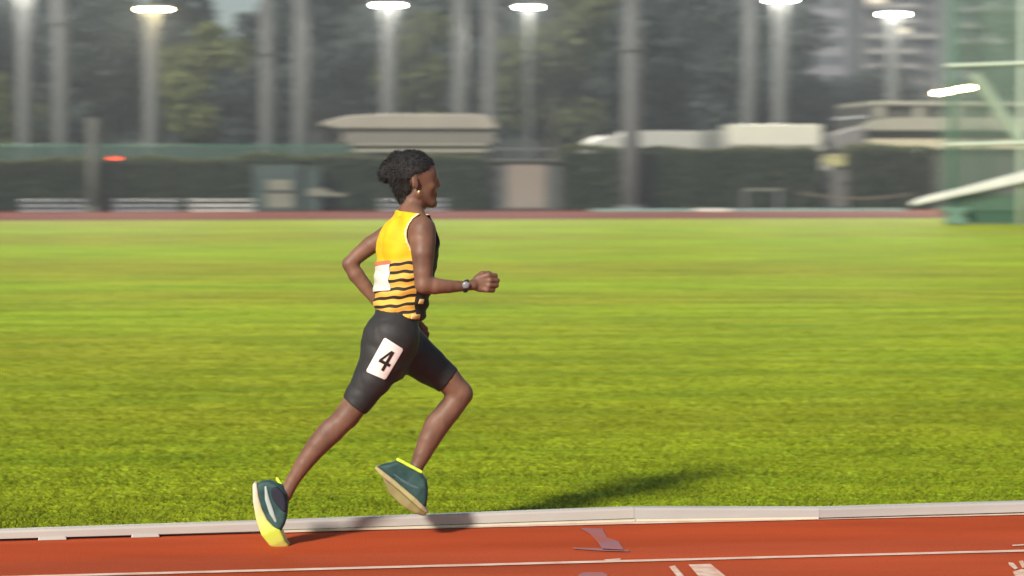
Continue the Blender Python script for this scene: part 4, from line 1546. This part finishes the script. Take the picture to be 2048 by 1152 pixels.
# ------------------------------------------------------------------ trees
def tree_meshes(seed, h, r, nleaf, size, c1, c2, clumps=20):
    global RNG
    old = RNG
    RNG = np.random.default_rng(seed)
    cc = RNG.normal(size=(clumps, 3)); cc /= np.linalg.norm(cc, axis=1)[:, None]
    cc *= RNG.random((clumps, 1)) ** 0.45
    cz = h * 0.60
    cen = np.stack([cc[:, 0] * r * 0.8, cc[:, 1] * r * 0.8, cz + cc[:, 2] * h * 0.34], 1)
    rad = r * RNG.uniform(0.26, 0.46, clumps)
    k = RNG.integers(0, clumps, nleaf)
    d = RNG.normal(size=(nleaf, 3)); d /= np.linalg.norm(d, axis=1)[:, None]
    p = cen[k] + d * (rad[k] * (0.55 + 0.5 * RNG.random(nleaf)))[:, None] * np.array([1, 1, 0.72])
    v, f = leaf_quads(p, nleaf, size)
    m = leaf_mat('tree_leaves', c1, c2, 0.5)
    crown = bpy.data.meshes.new('crown')
    o = mesh_np('crown', v, f, m, None, False)
    tb = MB().tube([(0, 0, 0), (0.05, 0, h * 0.25), (-0.05, 0.05, h * 0.5), (0, 0, h * 0.8)], [0.26, 0.2, 0.15, 0.05], 9)
    for i in range(7):
        z = h * RNG.uniform(0.25, 0.55)
        tgt = cen[i]
        mid = (np.array([0, 0, z]) + tgt) / 2 + np.array([0, 0, 0.3])
        tb.tube([(0, 0, z), tuple(mid), tuple(tgt)], [0.10, 0.07, 0.03], 6)
    t = tb.build('trunk', M_bark, None, smooth=True)
    RNG = old
    return o, t


M_bark = mat('bark', (0.035, 0.028, 0.02), 0.9, noise=(3, (0.055, 0.045, 0.035), 4))
DK1, DK2 = (0.034, 0.044, 0.043), (0.052, 0.064, 0.060)  # dark leaf colours stand for trees that no lamp reaches
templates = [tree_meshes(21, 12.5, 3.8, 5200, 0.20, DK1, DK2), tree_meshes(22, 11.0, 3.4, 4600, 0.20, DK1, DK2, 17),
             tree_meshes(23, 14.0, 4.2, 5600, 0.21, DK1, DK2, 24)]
painted_lit_t = [tree_meshes(31, 9.6, 2.6, 3000, 0.17, (0.050, 0.064, 0.020), (0.125, 0.142, 0.045), 16),  # paler leaf colours hold the lamplight on these crowns
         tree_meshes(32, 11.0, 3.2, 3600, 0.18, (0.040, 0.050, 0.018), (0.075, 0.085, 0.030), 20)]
for o, t in templates + painted_lit_t:
    C.objects.unlink(o); C.objects.unlink(t)


def tree(tp, px, D0, scale, label, rot, group='trees behind the far fence', sz=None):
    g = row(px, D0)
    r = empty('tree', g, rot)
    r.scale = (scale, scale, sz or scale)
    tag(r, label, 'tree', group)
    for src in tp:
        c = src.copy()
        C.objects.link(c)
        c.parent = r
    return r


tree(painted_lit_t[0], 398, 121, 1.0, 'yellow-green tree beside the warm lamp, lamplight painted into its leaves', 0.4, 'trees with lamplight painted into the leaves')
tree(painted_lit_t[0], -10, 118, 0.78, 'yellow-green tree cut by the left edge of the photo', 2.4, 'trees with lamplight painted into the leaves')
tree(painted_lit_t[1], 842, 123, 0.95, 'olive tree by the lamp above the beige shelter, lamplight painted into its leaves', 1.4, 'trees with lamplight painted into the leaves')
tree(painted_lit_t[1], 1108, 124, 1.15, 'broad olive tree right of the beige shelter, behind the shed', 3.0, 'trees with lamplight painted into the leaves')
rr = random.Random(5)
DARK = 'dark leafy tree coloured as if unlit, in the wood behind the lamp posts'
k = 0
for D0, x0, x1, step in ((134, -290, 1500, 118), (150, -240, 1480, 112), (168, -205, 1500, 105)):
    x = x0
    while x < x1:
        xx = x + rr.uniform(-30, 30)
        sc_ = rr.uniform(0.95, 1.2) * (D0 / 140) ** 0.5
        if 350 < xx < 575:
            sc_ *= 0.66
        tree(templates[k % 3], xx, D0 + rr.uniform(-4, 4), sc_, DARK, rr.uniform(0, 6.28))
        k += 1
        x += step
for xx, D0, sc_ in ((1515, 140, 0.70), (1590, 138, 0.62), (1660, 141, 0.68), (1735, 139, 0.74), (1550, 152, 0.72), (1630, 153, 0.70), (1700, 154, 0.76), (1790, 142, 0.55), (1850, 143, 0.52), (1930, 150, 0.7), (2010, 140, 0.8), (2080, 146, 1.0)):
    tree(templates[k % 3], xx, D0, sc_, 'low dark tree in the clump below the grey towers', rr.uniform(0, 6.28), 'low trees at the right')
    k += 1

# ------------------------------------------------------------------ towers far behind
M_tow = mat('tower_grey', (0.16, 0.155, 0.165), 0.8, noise=(0.1, (0.19, 0.185, 0.195), 4))
M_towd = mat('tower_dark', (0.075, 0.07, 0.07), 0.8, noise=(0.15, (0.09, 0.085, 0.085), 4))
M_band = mat('balcony_painted_lit', (0.24, 0.22, 0.20), 0.7, noise=(0.3, (0.16, 0.145, 0.135), 3))  # glow of the lit floors put into a pale colour
M_win = mat('tower_window', (0.03, 0.03, 0.035), 0.3)
M_winlit = mat('tower_window_lit', (0.5, 0.45, 0.35), 0.5, emit=(1.0, 0.85, 0.6), estr=0.35)


def tower(px0, px1, D, top, label, wall, bands=None, nfl=18, lit=()):
    k0, k1 = (px0 - 1024) / F * D, (px1 - 1024) / F * D
    r = empty('apartment_tower', ((k0 + k1) / 2, D, 0))
    tag(r, label, 'tower', 'grey towers beyond the trees')
    W = k1 - k0
    Hh = ht(top, D)
    MB().box(-W / 2, W / 2, 0, 14, 0, Hh).build('wall', wall, r)
    MB().box(-W / 2 - 0.3, W / 2 + 0.3, -0.3, 14.3, Hh + 0.01, Hh + 0.9).build('roof', wall, r)
    fh = Hh / nfl
    for i in range(nfl):
        z = i * fh
        nb = 3
        for j in range(nb):
            x0 = -W / 2 + W * (j + 0.15) / nb
            x1 = -W / 2 + W * (j + 0.85) / nb
            MB().box(x0, x1, -0.05, -0.006, z + fh * 0.35, z + fh * 0.85).build('window', M_winlit if (i, j) in lit else M_win, r)
        if bands:
            j = rr.choice((0.0, 0.0, 0.25))
            MB().box(-W / 2 + W * j, W / 2 - W * rr.choice((0.0, 0.3)), -1.1, -0.052, z + 0.02, z + fh * 0.34).build('balcony', M_band, r)
    return r


tower(1616, 1722, 330, -120, 'plain pale grey tower left of the one with balconies', M_tow, None, 13)
tower(1726, 1872, 255, -100, 'brownish tower with pale balcony bands behind the right lamp post', M_towd, True, 16, lit=((10, 1), (12, 0)))
tower(1455, 1540, 350, -110, 'dim grey tower leftmost, behind the truck lamp', M_towd, None, 13)
tower(1905, 2120, 290, -100, 'pale tower behind the green cage net', M_tow, True, 15)

# ------------------------------------------------------------------ dark rise added to hide the low sky glow, and the humid air
hv, hf = [], []
for i in range(81):
    x = -320 + 8 * i
    for j, (yy, zz) in enumerate(((205, 0), (225, 6.5), (250, 8.5), (320, 3.0))):
        hv.append((x, yy, max(-0.5, zz * (1 + 0.12 * math.sin(x * 0.11) + 0.1 * math.sin(x * 0.037 + 1)) if zz else -0.5)))
for i in range(80):
    for j in range(3):
        hf.append((i * 4 + j, i * 4 + 4 + j, i * 4 + 5 + j, i * 4 + 1 + j))
o = mesh_np('sky_hiding_rise', hv, hf, mat('sky_hiding_green', (0.018, 0.022, 0.016), 0.95, noise=(0.2, (0.03, 0.034, 0.024), 5)))
tag(o, kind='structure')
HAZE = 0.0013
if HAZE:
    hz = MB().box(-420, 420, -60, 560, -1.0, 70.0).build('haze', [])
    hz['kind'] = 'stuff'
    hm = bpy.data.materials.new('humid_air')
    hm.use_nodes = True
    t = hm.node_tree
    t.nodes.remove(t.nodes['Principled BSDF'])
    pv_ = t.nodes.new('ShaderNodeVolumePrincipled')
    pv_.inputs['Color'].default_value = (0.78, 0.86, 0.90, 1)
    pv_.inputs['Density'].default_value = HAZE
    pv_.inputs['Anisotropy'].default_value = 0.3
    t.links.new(pv_.outputs[0], t.nodes['Material Output'].inputs['Volume'])
    hz.data.materials.append(hm)
